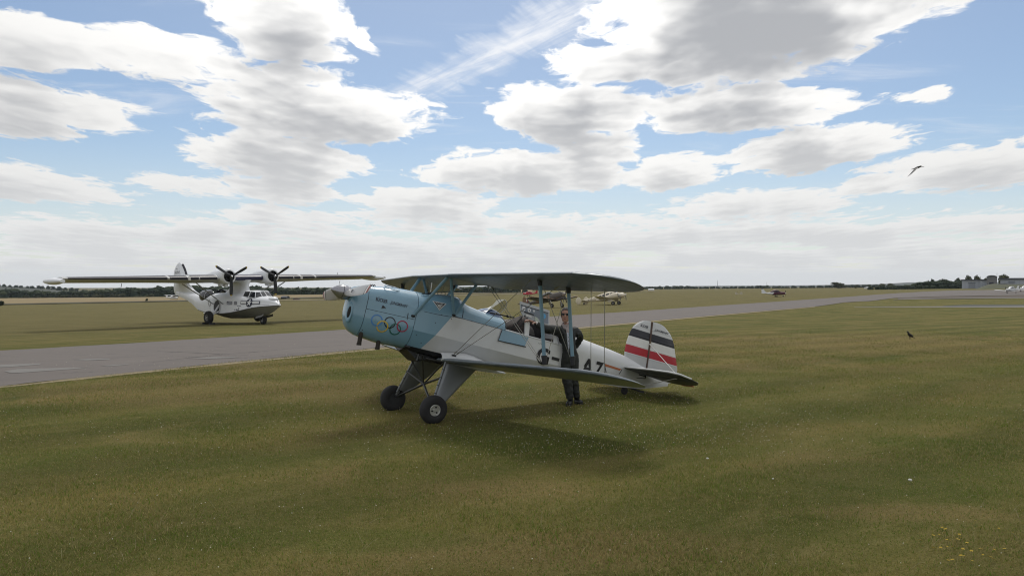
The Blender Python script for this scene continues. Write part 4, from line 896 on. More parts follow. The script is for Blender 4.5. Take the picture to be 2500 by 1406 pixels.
def hull_ring(x):
    zt, zc, wc, zk, wu = hv(x); half = []
    zm = zc+(zt-zc)*.45
    for k in range(12): a = math.pi/2*(1-k/11); half.append((wu*math.cos(a)**.8, zm+(zt-zm)*math.sin(a)**.8))
    half += [((wu+wc)/2+.01, (zm+zc)/2), (wc, zc)]
    return half, (zk, wc, zc)
def hside(x, z, off=.04):
    h, _ = hull_ring(x); zs_ = [p[1] for p in h][::-1]; ys = [p[0] for p in h][::-1]; return V(x, float(np.interp(z, zs_, ys))+off, z)
xs = sorted(set(list(np.linspace(.34, 8.5, 26))+list(np.linspace(8.62, 19.1, 26))))
m_ = MB(); rr = []
for x in xs: h, _ = hull_ring(x); rr.append([V(x, y, z) for y, z in h[::-1]]+[V(x, -y, z) for y, z in h[1:]])
m_.loft(rr, True, True, closed=False); hull = fp(m_, 'hull', HULLW, sharp=45)
m_ = MB(); rr = []
for x in xs:
    zk, wc, zc = hull_ring(x)[1]; rr.append([V(x, wc, zc), V(x, wc*.75, zc-(zc-zk)*.30), V(x, wc*.4, zc-(zc-zk)*.68), V(x, 0, zk), V(x, -wc*.4, zc-(zc-zk)*.68), V(x, -wc*.75, zc-(zc-zk)*.30), V(x, -wc, zc)])
m_.loft(rr, True, True, closed=False); fp(m_, 'planing_bottom', HULLG, sharp=30)
m_ = MB(); m_.path([V(x, hv(x)[2]+.012, hv(x)[1]) for x in xs if x < 13], .022, 6); m_.path([V(x, -hv(x)[2]-.012, hv(x)[1]) for x in xs if x < 13], .022, 6); sub(m_, 'chine_strip', DARK, hull)
m_ = MB(); m_.path([hside(x, 1.80, .006) for x in np.linspace(1.0, 3.0, 10)], .012, 5); sub(m_, 'bow_rail', DARK, hull)
# bow turret, cockpit
m_ = MB(); m_.lathe((1.25, 0, 2.22), (0, 0, 1), [(0, .42), (.12, .40), (.2, .30), (.24, .1)], 20); sub(m_, 'bow_hatch', HULLW, hull)
ck = MB(); base = [(4.5, 1.02, 2.50), (3.4, 1.10, 2.40), (2.55, .95, 2.36), (2.20, .45, 2.46), (2.15, 0, 2.50)]; topz = [(4.6, .72, 2.92), (3.6, .76, 2.93), (2.95, .66, 2.88), (2.72, .38, 2.88), (2.68, 0, 2.90)]
b_ = [V(*p) for p in base]+[V(p[0], -p[1], p[2]) for p in base[-2::-1]]; t_ = [V(*p) for p in topz]+[V(p[0], -p[1], p[2]) for p in topz[-2::-1]]; r_ = [V(p.x, p.y*.55, 3.0) for p in t_]
ck.loft([b_, t_, r_], False, True, closed=True); cab = fp(ck, 'cockpit', HULLW, sharp=25)
PANE = mat('dark_pane', (.02, .024, .03), .08, spec=.8)
def quad_on(a, b, c, d, ins=.12, off=.012):
    P = [Vector(q) for q in (a, b, c, d)]; ctr = sum(P, Vector())/4; n = (P[1]-P[0]).cross(P[3]-P[0]).normalized()
    if n.dot(ctr-V(4.2, 0, 2.4)) < 0: n = -n
    return [p.lerp(ctr, ins)+n*off for p in P]
for s_ in (1, -1):
    for i in range(4):
        q = [V(b_[i].x, s_*b_[i].y, b_[i].z), V(b_[i+1].x, s_*b_[i+1].y, b_[i+1].z), V(t_[i+1].x, s_*t_[i+1].y, t_[i+1].z), V(t_[i].x, s_*t_[i].y, t_[i].z)]
        mb = MB(); mb.add(quad_on(*q), [(0, 1, 2, 3)]); sub(mb, 'cockpit_window', PANE, cab, smooth=False)
# waist blisters
for s_ in (1, -1):
    mb = MB(); rg = []
    for i in range(13):
        t = i/12*math.pi; rg.append([V(11.3-1.05*math.cos(t)*1.12, s_*(.62+.78*math.sin(t)*max(0, math.cos(a))**.8), 2.45+.62*math.sin(t)*math.sin(a)) for a in np.linspace(-1.25, 1.57, 12)])
    mb.loft(rg, closed=False, cap0=False, cap1=False); bl = fp(mb, 'observation_blister', mat('blister_glass', (.016, .018, .024), .12, spec=.8), sharp=70)
    for t in (.02, .36, .68, .98):
        mb = MB(); tt = t*math.pi; mb.path([V(11.3-1.18*math.cos(tt), s_*(.63+.78*math.sin(tt)*max(0, math.cos(a))**.8), 2.45+.63*math.sin(tt)*math.sin(a)) for a in np.linspace(-1.2, 1.57, 9)], .025, 5); sub(mb, 'blister_frame', HULLW, bl)
# side windows, oval door, wheel well, star
for (x0, x1, z0, z1) in ((5.52, 6.38, 1.75, 2.05), (4.76, 5.20, 1.76, 2.06)):
    mb = MB(); mb.add([hside(x0, z0), hside(x1, z0), hside(x1, z1), hside(x0, z1)], [(0, 1, 2, 3)]); sub(mb, 'side_window', PANE, hull, smooth=False)
mb = MB(); mb.path([hside(9.65+.22*math.cos(a)+.10*math.sin(a), 1.85+.30*math.sin(a), .012) for a in np.linspace(0, 6.283, 24)], .014, 5); sub(mb, 'hatch_outline', DARK, hull)
for s_ in (1, -1):
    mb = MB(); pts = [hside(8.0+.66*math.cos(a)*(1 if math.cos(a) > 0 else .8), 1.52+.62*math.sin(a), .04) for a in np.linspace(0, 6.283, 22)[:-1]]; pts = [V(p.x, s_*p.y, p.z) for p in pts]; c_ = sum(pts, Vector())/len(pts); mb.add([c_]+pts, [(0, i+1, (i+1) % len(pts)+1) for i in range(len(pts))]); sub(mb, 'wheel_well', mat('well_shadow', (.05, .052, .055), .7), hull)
    mb = MB(); mb.path([V(p.x, p.y+s_*.01, p.z) for p in pts]+[pts[0]], .03, 6); sub(mb, 'well_rim', HULLW, hull)
    # gear
    wh = empty('wheel'); wh.parent = fb; wh.location = -FB_BASE
    hub = V(7.94, s_*2.44, .60)
    mb = MB(); mb.lathe(hub, (0, s_, 0), [(-.20, .28), (-.24, .36), (-.23, .47), (-.15, .57), (0, .60), (.15, .57), (.23, .47), (.24, .36), (.20, .28)], 36, False, False); sub(mb, 'tyre', RUBBER, wh, sharp=60)
    mb = MB(); mb.lathe(hub, (0, s_, 0), [(-.20, .29), (.16, .29), (.20, .27), (.14, .24), (.13, .10), (.20, .08), (.20, .01)], 28); sub(mb, 'wheel_hub', mat('hub_grey', (.36, .36, .36), .5, .3), wh)
    mb = MB()
    for k in range(6): a = k*1.047; mb.ell(hub+V(.18*math.cos(a), s_*.15, .18*math.sin(a)), (.055, .02, .055), 8, 5)
    sub(mb, 'hub_hole', BLACK, wh)
    for a, b, r in (((8.0, 2.15, .62), (7.75, 1.45, 1.75), .09), ((8.0, 2.20, .60), (8.5, 1.50, 1.15), .06), ((8.0, 2.2, .75), (7.6, 1.5, 1.2), .05), ((7.5, 1.5, 1.95), (8.5, 1.52, 1.2), .04)):
        mb = MB(); mb.tube(V(a[0], s_*a[1], a[2]), V(b[0], s_*b[1], b[2]), r, n=10); fp(mb, 'gear_strut', HULLW)
    mb = MB(); mb.box((8.75, s_*1.95, .98), (1.2, .55, .07)); fp(mb, 'gear_door', HULLW)
# chocks
for c_, sz in (((7.30, 2.44, .07), (.18, .55, .16)), ((8.58, 2.44, .07), (.18, .55, .16))):
    mb = MB(); q = Vector(c_); mb.prism([q+V(-sz[0]/2, -sz[1]/2, -sz[2]/2), q+V(sz[0]/2, -sz[1]/2, -sz[2]/2), q+V(0, -sz[1]/2, sz[2]/2)], (0, sz[1], 0)); o = mb.build('wheel_chock', BLACK); o.matrix_world = FB
    tag(o, 'black wheel chock in front of the flying boat\'s main wheel' if c_[0] < 8 else 'black wheel chock behind the flying boat\'s main wheel', 'chock')
nw = empty('nose_wheel'); nw.parent = fb; nw.location = -FB_BASE
for s_ in (1, -1):
    pass
mb = MB(); mb.lathe((3.05, -.1, .42), (0, 1, 0), [(-.15, .2), (-.18, .30), (-.1, .41), (0, .42), (.1, .41), (.18, .30), (.15, .2)], 30, False, False); sub(mb, 'tyre', RUBBER, nw, sharp=60)
mb = MB(); mb.lathe((3.05, -.1, .42), (0, 1, 0), [(-.14, .21), (.14, .21), (.15, .05), (.15, .01)], 20); sub(mb, 'wheel_hub', HULLG, nw)
mb = MB(); mb.tube((3.05, .12, .42), (2.8, .10, 1.0), .05, n=8); mb.tube((3.05, -.32, .42), (2.8, -.3, 1.0), .05, n=8); mb.tube((2.9, -.1, .85), (2.7, -.1, 1.2), .09, n=10); sub(mb, 'nose_fork', DARK, nw)
for s_ in (1, -1): mb = MB(); mb.prism([V(2.0, s_*.42, .95), V(3.3, s_*.45, .72), V(3.2, s_*.55, .55), V(2.2, s_*.52, .72)], (0, s_*.03, 0)); fp(mb, 'nose_gear_door', HULLG)
# star and bar
INS = mat('insignia_blue', (.02, .025, .05), .4); INW = mat('insignia_white', (.72, .73, .74), .4)
cx, cz = 3.02, 1.96
mb = MB(); mb.add([hside(cx, cz, .045)]+[hside(cx+.37*math.cos(a), cz+.37*math.sin(a), .045) for a in np.linspace(0, 6.283, 33)[:-1]], [(0, i+1, (i+1) % 32+1) for i in range(32)])
for x0, x1 in ((1.85, cx-.3), (cx+.3, 4.19)): mb.add([hside(x, z, .045) for x, z in ((x0, cz-.13), (x1, cz-.13), (x1, cz+.15), (x0, cz+.15))], [(0, 1, 2, 3)])
sub(mb, 'insignia_field', INS, hull, sharp=180)
mb = MB(); st = []
for k in range(10): r = .33 if k % 2 == 0 else .128; a = math.pi/2+k*math.pi/5; st.append(hside(cx+r*math.cos(a), cz+r*math.sin(a), .060))
mb.add([hside(cx, cz, .060)]+st, [(0, i+1, (i+1) % 10+1) for i in range(10)])
for x0, x1 in ((1.92, cx-.37), (cx+.37, 4.12)): mb.add([hside(x, z, .060) for x, z in ((x0, cz-.085), (x1, cz-.085), (x1, cz+.105), (x0, cz+.105))], [(0, 1, 2, 3)])
sub(mb, 'insignia_star', INW, hull, sharp=180)
mb = MB()
for k, (x, z, w) in enumerate(((4.55, 1.66, .12), (4.35, 1.66, .10), (4.18, 1.67, .10), (5.0, 1.33, .20), (4.72, 1.38, .10), (4.68, 1.30, .22), (4.42, 1.33, .30), (4.35, 1.48, .08), (4.40, 1.42, .10))): mb.add([hside(x+w/2, z-.03), hside(x-w/2, z-.03), hside(x-w/2, z+.03), hside(x+w/2, z+.03)], [(0, 1, 2, 3)])
sub(mb, 'nose_art_marks', INS, hull, sharp=180)
# pylon
mb = MB(); rg = []
for z, x0, x1, w in ((2.60, 4.7, 10.1, .95), (2.80, 5.0, 9.2, .75), (3.0, 5.2, 8.8, .55), (3.3, 5.38, 8.5, .42), (3.6, 5.30, 8.6, .46), (3.95, 5.0, 9.0, .60)):
    rg.append([V(x0+(x1-x0)*(.5-.5*math.cos(a)), w*math.sin(a)*(1-.35*(.5-.5*math.cos(a))), z) for a in np.linspace(0, 6.283, 25)[:-1]])
mb.loft(rg); py = fp(mb, 'wing_pylon', HULLW, sharp=60)
mb = MB(); mb.box((9.35, .42, 2.83), (.5, .05, .14)); mb.box((8.8, .5, 2.86), (.22, .05, .14)); sub(mb, 'pylon_window', PANE, py)
# wing: constant chord centre, tapered outer panels
def wst(y):
    a = abs(y)
    if a <= 4.6: xl, xt, zm, T = 5.15, 9.75, 3.98, .155
    else: t = (a-4.6)/(15.2-4.6); xl, xt, zm, T = 5.15+t*.85, 9.75-t*.95, 3.98+t*.10, .155-.045*t
    return (y, xl, xt, zm+.12*1-.0*a, zm-.22, T)
def fring(y, t0=0.0, t1=1.0): return wing_ring(*wst(y), cam=.02, t0=t0, t1=t1)
for s_ in (1, -1):
    mb = MB(); mb.loft([fring(s_*y) for y in (.0, 1.5, 3.0, 4.6, 6.5, 8.5, 10.5, 12.5, 14.2, 15.0)]); wg = fp(mb, 'wing', WUND, sharp=40)
    for y0, y1 in ((3.0, 5.35), (5.60, 7.05), (7.25, 14.6)):
        mb = MB(); rg = []
        for y in np.linspace(y0, y1, 6):
            r = fring(s_*y); n = len(AT); c0 = [p for p in r[n-5:n+1]]; ctr = V(wst(y)[1]+.6, s_*y, wst(y)[3]); rg.append([ctr+(p-ctr)*1.012 for p in c0])
        mb.loft(rg, False, False, closed=False); sub(mb, 'deicer_boot', DEICE, wg, sharp=60)
    mb = MB(); mb.box((5.20, s_*5.48, wst(5.48)[3]), (.10, .17, .30)); sub(mb, 'landing_light', PALE, wg)
    # float folded up as the wing tip
    mb = MB(); rg = []
    for t in np.linspace(0, 1, 11):
        k = math.sin(math.pi*min(1, t*.9+.1))**.7; rg.append([V(4.95+4.1*t, s_*(15.3+.5*k*math.cos(a)*(1 if math.cos(a) > 0 else .8)), 4.0+.27*k*math.sin(a)) for a in np.linspace(0, 6.283, 17)[:-1]])
    mb.loft(rg); fp(mb, 'wing_tip_float', HULLW, sharp=50)
    # engine nacelle, cowling, propeller
    ey = s_*2.13; ez = 4.26
    mb = MB(); mb.lathe((4.75, ey, ez), (1, 0, 0), [(-.02, .50), (.0, .60), (.06, .655), (.30, .70), (.8, .72), (1.25, .68), (1.3, .60)], 28, False, True); nac = fp(mb, 'engine_cowling', HULLW)
    mb = MB(); mb.loft([[V(x, ey+r*math.cos(a), ez-dz_+r*math.sin(a)) for a in np.linspace(0, 6.283, 21)[:-1]] for x, r, dz_ in ((5.95, .62, 0), (6.6, .66, .02), (7.6, .52, .03), (8.6, .30, .05), (9.2, .1, .1))]); fp(mb, 'engine_nacelle', HULLW)
    mb = MB(); mb.lathe((4.80, ey, ez), (1, 0, 0), [(0, .48), (.35, .46)], 24, False, True); sub(mb, 'cowl_opening', mat('engine_dark', (.018, .017, .018), .6), nac)
    mb = MB()
    for k in range(9): a = k*6.283/9; mb.tube(V(4.98, ey+.16*math.cos(a), ez+.16*math.sin(a)), V(4.98, ey+.46*math.cos(a), ez+.46*math.sin(a)), .085, .075, 8)
    mb.lathe((4.45, ey, ez), (1, 0, 0), [(0, .10), (.25, .17), (.5, .2)], 16); sub(mb, 'engine_cylinders', DARK, nac)
    mb = MB(); mb.tube((5.35, ey+s_*.35, ez-.75), (5.8, ey+s_*.35, ez-.72), .13, .15, 12); mb.tube((5.3, ey-.05, ez-.82), (5.9, ey-.05, ez-.68), .16, .2, 12); sub(mb, 'oil_cooler', HULLW, nac)
    mb = MB()
    for a0 in (2.6, 2.9, 3.4): mb.path([V(5.1+.10*k, ey+.715*math.cos(a0+.05*k), ez+.715*math.sin(a0+.05*k)) for k in range(9)], .012, 4)
    sub(mb, 'cowl_seam', DARK, nac)
    pr = empty('propeller'); pr.parent = fb; pr.location = -FB_BASE
    mb = MB(); mb.lathe((4.40, ey, ez), (-1, 0, 0), [(-.15, .12), (0, .13), (.1, .11), (.17, .06), (.19, .01)], 18); sub(mb, 'propeller_hub', POLISH, pr)
    for k in range(3):
        an = R_(-90+120*k+ (2 if s_ > 0 else -1)); d = V(0, math.cos(an), math.sin(an)); e = V(0, -math.sin(an), math.cos(an)); rg = []
        for r, c, tw, th in ((.08, .09, 50, .09), (.3, .11, 45, .07), (.6, .145, 36, .04), (1.0, .155, 28, .028), (1.4, .145, 22, .02), (1.62, .12, 19, .016), (1.69, .07, 18, .012), (1.71, .02, 18, .008)):
            rg.append([V(4.36, ey, ez)+d*r+e*(c*math.cos(q)*math.cos(R_(tw))-th*math.sin(q)*math.sin(R_(tw)))+V(1, 0, 0)*(c*math.cos(q)*math.sin(R_(tw))+th*math.sin(q)*math.cos(R_(tw))) for q in np.linspace(0, 6.283, 13)[:-1]])
        mb = MB(); mb.loft(rg[:5]+[rg[5]]); pb = sub(mb, 'blade', DARK, pr, sharp=60)
        mb = MB(); mb.loft(rg[5:]); sub(mb, 'yellow_tip', mat('tip_yellow', (.5, .36, .03), .5), pb)
    # wing struts
    for a, b in (((7.10, 1.42, 1.73), (6.30, 4.35, 3.72)), ((8.86, 1.42, 1.72), (8.40, 4.55, 3.62))):
        mb = MB(); mb.tube(V(a[0], s_*a[1], a[2]), V(b[0], s_*b[1], b[2]), .085, n=10, flat=.5, up=(1, 0, 0)); fp(mb, 'wing_strut', mat('strut_grey', (.34, .35, .36), .45))
    mb = MB(); mb.path([V(6.2, s_*10.6, 3.75), V(6.25, s_*10.6, 3.5)], .025, 6); mb.tube((6.3, s_*10.6, 3.5), (6.4, s_*10.62, 3.05), .012, n=5); fp(mb, 'pitot_mast', DARK)
    # tailplane
    mb = MB(); mb.loft([wing_ring(s_*y, 16.3+.12*y, 18.9-.12*y, 3.86, 3.84, .08, cam=0) for y in (0.0, 1.5, 3.0, 4.2, 4.65)]); fp(mb, 'tailplane', HULLW)
mb = MB(); mb.loft([fring(y) for y in (-1.45, 0, 1.45)]); 
mb = MB(); rg = []
for y in np.linspace(-1.4, 1.4, 5):
    r = fring(y); n = len(AT); ctr = V(wst(y)[1]+.6, y, wst(y)[3]); rg.append([ctr+(p-ctr)*1.015 for p in r[n-6:n+2]])
mb.loft(rg, False, False, closed=False); fp(mb, 'centre_deicer_boot', mat('boot_blue', (.022, .022, .06), .35), sharp=60)
# fin and rudder
fc = smooth_curve([(14.4, 0, 2.45), (15.36, 0, 2.78), (16.26, 0, 3.26), (16.84, 0, 3.60), (17.02, 0, 4.4), (17.45, 0, 5.10), (17.9, 0, 5.55), (18.2, 0, 5.72), (18.40, 0, 5.78)])+[V(18.42, 0, 4.5), V(18.42, 0, 2.75), V(17.0, 0, 2.5)]
fp(plate(fc, .14, None, V(0, 1, 0)), 'fin', HULLW, sharp=60)
rc = smooth_curve([(18.46, 0, 5.78), (18.75, 0, 5.72), (18.98, 0, 5.58), (19.3, 0, 5.30), (19.55, 0, 4.95), (19.66, 0, 4.5), (19.70, 0, 3.6), (19.72, 0, 2.9), (19.6, 0, 2.6), (19.4, 0, 2.48)])+[V(18.46, 0, 2.6), V(18.46, 0, 4.5)]
fp(plate(rc, .10, None, V(0, 1, 0)), 'rudder', HULLW, sharp=60)
mb = MB(); mb.path([V(16.98, 0, 4.35), V(17.40, 0, 5.08), V(17.86, 0, 5.55)], .12, 8, flat=.9, up=(1, 0, 0)); fp(mb, 'fin_deicer', DEICE)
mb = MB(); text_into(mb, '433915', 1.15, .30, lambda a, b: V(19.28-a*1.0, .15, 4.62+b)); mb.add([V(18.72, .15, 5.10), V(18.95, .15, 5.10), V(18.95, .15, 5.16), V(18.72, .15, 5.16)], [(0, 1, 2, 3)]); fp(mb, 'tail_number', INS, sharp=180)
mb = MB(); mb.tube((7.0, 1.0, 4.45), (7.0, 1.0, 4.75), .03, n=6); mb.tube((7.0, .6, 4.45), (7.05, .6, 4.7), .03, n=6); fp(mb, 'wing_aerials', DARK)
mb = MB(); mb.tube((.62, 0, 2.0), (.40, .05, 2.25), .02, n=6); mb.tube((.5, 0, 1.7), (.2, 0, 1.6), .03, n=6); fp(mb, 'bow_fitting', DARK)
mb = MB(); mb.tube((6.3, -10.4, 4.15), (6.35, -10.4, 4.6), .02, n=6); mb.tube((6.3, -10.3, 4.12), (6.8, -9.2, 4.35), .015, n=6); fp(mb, 'wing_aerials', DARK)

# ------------------------------------------------------------------ other aircraft on the field
def place(u, d, aft_yaw, pitch=0.0, dz=0.0, roll=0.0):
    q = at(u, d); return ac_matrix(R_(aft_yaw), R_(pitch), R_(roll), (q.x, q.y, q.z+dz))
def body_of(mb, prof, n=18, p=1.0):          # prof: x, half width, z bottom, z top
    mb.loft([[V(x, w*math.cos(a), (zb+zt)/2+(zt-zb)/2*math.sin(a)) for a in np.linspace(0, 6.283, n+1)[:-1]] for x, w, zb, zt in prof]); return mb
def simple_wheel(parent, hub, r, w, ax=(0, 1, 0)):
    wh = empty('wheel'); wh.parent = parent
    mb = MB(); mb.lathe(hub, ax, [(-w, r*.45), (-w*1.1, r*.75), (-w*.6, r*.98), (w*.6, r*.98), (w*1.1, r*.75), (w, r*.45)], 22, True, True); mb.build('tyre', RUBBER, wh)
    mb = MB(); mb.lathe(hub, ax, [(-w*1.12, r*.45), (w*1.12, r*.45)], 18); mb.build('wheel_hub', mat('hub_dull', (.25, .25, .25), .5, .4), wh); return wh
def blade_prop(parent, c, R, n, ang, ax=V(-1, 0, 0), m=DARK):
    pr = empty('propeller'); pr.parent = parent
    for k in range(n):
        an = R_(ang+360/n*k); d = V(0, math.cos(an), math.sin(an)); e = V(0, -math.sin(an), math.cos(an)); mb = MB()
        mb.loft([[Vector(c)+d*r+e*(w*math.cos(q)*.85)+V(1, 0, 0)*(w*.45*math.cos(q)+.02*math.sin(q)) for q in np.linspace(0, 6.283, 9)[:-1]] for r, w in ((.05, .06), (.3*R, .11), (.7*R, .11), (.95*R, .07), (R, .02))]); mb.build('blade', m, pr)
    return pr
# --- camouflaged single-engined fighter, standing tail-down
def make_camo(name, c1, c2, zcut, cu):
    m = bpy.data.materials.new(name); m.use_nodes = True; g = NT(m.node_tree); b = g.n('ShaderNodeBsdfPrincipled'); o = g.n('ShaderNodeOutputMaterial'); g.t.links.new(b.outputs[0], o.inputs[0])
    co = g.n('ShaderNodeTexCoord').outputs['Object']; x, y, z = g.sep(co); n = g.noise(g.vmath('ADD', co, (3.3, 1.7, .4)), .42, 2.0, .5)
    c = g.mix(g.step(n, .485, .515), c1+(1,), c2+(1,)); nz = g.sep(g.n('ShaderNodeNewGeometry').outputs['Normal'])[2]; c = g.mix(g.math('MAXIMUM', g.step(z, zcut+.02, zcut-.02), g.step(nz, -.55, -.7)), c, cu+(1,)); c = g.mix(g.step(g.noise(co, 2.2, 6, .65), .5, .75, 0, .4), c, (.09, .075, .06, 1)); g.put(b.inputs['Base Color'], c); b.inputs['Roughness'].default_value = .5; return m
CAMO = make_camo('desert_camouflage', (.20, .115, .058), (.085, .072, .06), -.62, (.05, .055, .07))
fg = empty('fighter_plane', mat=place(1348, 131, 133.0, 13.0, -.30)); FO = V(0, 0, 0)
tag(fg, 'brown and dark camouflaged fighter plane parked behind the biplane\'s wing struts', 'fighter plane')
def gp(mb, n, m, **k): return mb.build(n, m, fg, (0, 0, 2.05), **k)
mb = MB(); body_of(mb, [(-3.1, .36, -.55, .30), (-2.6, .44, -.78, .46), (-1.6, .48, -.82, .56), (-.6, .48, -.78, .60), (.4, .46, -.72, .62), (1.5, .42, -.62, .55), (3.0, .34, -.42, .46), (4.6, .22, -.18, .36), (6.0, .10, .0, .26), (6.6, .03, .08, .20)]); gp(mb, 'fuselage', CAMO)
mb = MB(); mb.lathe((-3.1, 0, -.10), (-1, 0, 0), [(0, .36), (.2, .34), (.45, .22), (.62, .05)], 20); gp(mb, 'spinner', mat('spinner_grey', (.26, .22, .2), .4))
pr_ = blade_prop(fg, (-3.35, 0, 1.95), 1.55, 3, 20)
mb = MB(); mb.loft([wing_ring(s*y, -1.55+.05*y, 1.05-.14*y, -.62+.10*y, -.66+.10*y, .14, cam=.01) for s, y in ((-1, 5.65), (-1, 5.5), (-1, 5.0), (-1, 3.0), (-1, 1.0), (1, 0.0), (1, 1.0), (1, 3.0), (1, 5.0), (1, 5.5), (1, 5.65))]); gp(mb, 'wing', CAMO)
mb = MB(); body_of(mb, [(-.75, .20, .40, .62), (-.1, .30, .40, .98), (.6, .32, .40, 1.05), (1.3, .30, .40, .95), (2.1, .22, .38, .70)], 14); cn = gp(mb, 'canopy', mat('canopy_glass', (.05, .055, .06), .1, spec=.8))
for x, h in ((-.1, .98), (.45, 1.05), (1.0, 1.0), (1.5, .9)): mb = MB(); mb.path([V(x, .31*math.cos(a), .69+(h-.67)*math.sin(a)) for a in np.linspace(0, 3.14, 9)], .03, 5); mb.build('canopy_frame', mat('frame_light', (.5, .5, .48), .4), cn)
mb = MB(); mb.path([V(x, .05, h) for x, h in ((-.3, .93), (.2, 1.05), (.8, 1.07), (1.4, .96))], .05, 5); mb.build('canopy_rail', PALE, cn)
mb = MB(); mb.prism([(4.9, -.05, .25), (5.5, -.05, .9), (5.95, -.05, 1.45), (6.3, -.05, 1.55), (6.65, -.05, 1.35), (6.85, -.05, .7), (6.75, -.05, .05)], (0, .10, 0)); fn_ = gp(mb, 'fin', CAMO)
mb = MB(); mb.prism([(5.60, .055, .55), (5.80, .055, .55), (5.80, .055, 1.15), (5.60, .055, .95)], (0, .01, 0)); mb.build('fin_flash', PALE, fn_)
mb = MB(); mb.prism([(5.40, .055, .35), (5.60, .055, .45), (5.60, .055, .95), (5.40, .055, .75)], (0, .01, 0)); mb.build('fin_flash', mat('flash_red', (.25, .04, .04), .5), fn_)
mb = MB(); mb.loft([wing_ring(s*y, 5.4+.2*y, 6.6-.1*y, .22, .22, .09, cam=0) for s, y in ((-1, 1.95), (-1, 1.6), (1, 0.0), (1, 1.6), (1, 1.95))]); gp(mb, 'tailplane', CAMO)
for s in (-1, 1):
    simple_wheel(fg, V(-1.30, s*1.25, .40), .38, .10)
    mb = MB(); mb.tube(V(-1.05, s*1.25, 1.42), V(-1.28, s*1.12, .42), .06, n=8); mb.build('gear_leg', PALE, fg); mb = MB(); mb.box((-1.0, s*1.4, 1.0), (.4, .03, .6)); mb.build('gear_door', CAMO, fg)
simple_wheel(fg, V(5.0, 0, 1.61), .16, .06)
mb = MB(); text_into(mb, 'G', .42, .62, lambda a, b: V(.15+a, .475, -.20+b)); mb2 = mb; mb2.v = [(2*.36-p[0], p[1], p[2]) for p in mb2.v]; gp(mb2, 'code_letter', PALE, sharp=180)
mb = MB(); mb.box((-1.7, 2.2, -.55), (.9, .07, .07)); mb.box((-1.7, -2.2, -.55), (.9, .07, .07)); gp(mb, 'gun_barrels', DARK)
mb = MB(); body_of(mb, [(-3.0, .30, -.80, -.35), (-2.4, .33, -.95, -.35), (-1.4, .28, -.92, -.4), (-.6, .1, -.75, -.45)], 12); gp(mb, 'chin_radiator', mat('chin_dark', (.10, .09, .10), .5))

# --- cream twin-engined, twin-finned transport
CREAM = mat('cream_paint', (.62, .56, .44), .4, var=.05, vscale=1.5, dirt=((.42, .37, .28), .35), dscale=.8)
CREAMU = mat('cream_under', (.30, .26, .20), .5, var=.1)
tw_ = empty('twin_engined_plane', mat=place(1485, 156, 154.5, 10.5, -.32)); tag(tw_, 'cream twin-engined plane with twin oval fins, parked under the biplane\'s wing tip', 'plane')
def tp_(mb, n, m, **k): return mb.build(n, m, tw_, (0, 0, 1.85), **k)
mb = MB(); body_of(mb, [(-3.95, .10, -.30, -.05), (-3.6, .38, -.52, .18), (-2.9, .58, -.66, .42), (-2.3, .66, -.72, .62), (-1.7, .68, -.74, 1.0), (-1.0, .68, -.74, 1.08), (.5, .66, -.70, .96), (2.0, .54, -.52, .72), (3.6, .36, -.28, .48), (5.2, .18, -.02, .26), (5.7, .06, .06, .18)]); tf = tp_(mb, 'fuselage', CREAM)
for x0, x1 in ((-1.55, -1.05), (-.85, -.15), (.05, .65), (.85, 1.3)):
    for s in (1, -1): mb = MB(); zc_ = .55-.12*(x0+1.5)*.3; mb.prism([(x0, s*.60, zc_-.20), (x1, s*.60, zc_-.22), (x1, s*.53, zc_+.14), (x0+.06, s*.53, zc_+.18)], (0, s*.07, 0)); mb.build('cabin_window', PANE, tf, smooth=False)
mb = MB(); mb.prism([(-2.28, -.50, .62), (-2.28, .50, .62), (-1.75, .42, .98), (-1.75, -.42, .98)], (-.06, 0, .05)); mb.build('windscreen', PANE, tf, smooth=False)
mb = MB(); mb.loft([wing_ring(s*y, -1.9+.20*y, 1.15-.14*y, -.45+.105*y, -.48+.105*y, .15-.01*y, cam=.015) for s, y in ((-1, 7.2), (-1, 7.0), (-1, 6.3), (-1, 4), (-1, 2), (1, 0.), (1, 2), (1, 4), (1, 6.3), (1, 7.0), (1, 7.2))]); tp_(mb, 'wing', CREAM)
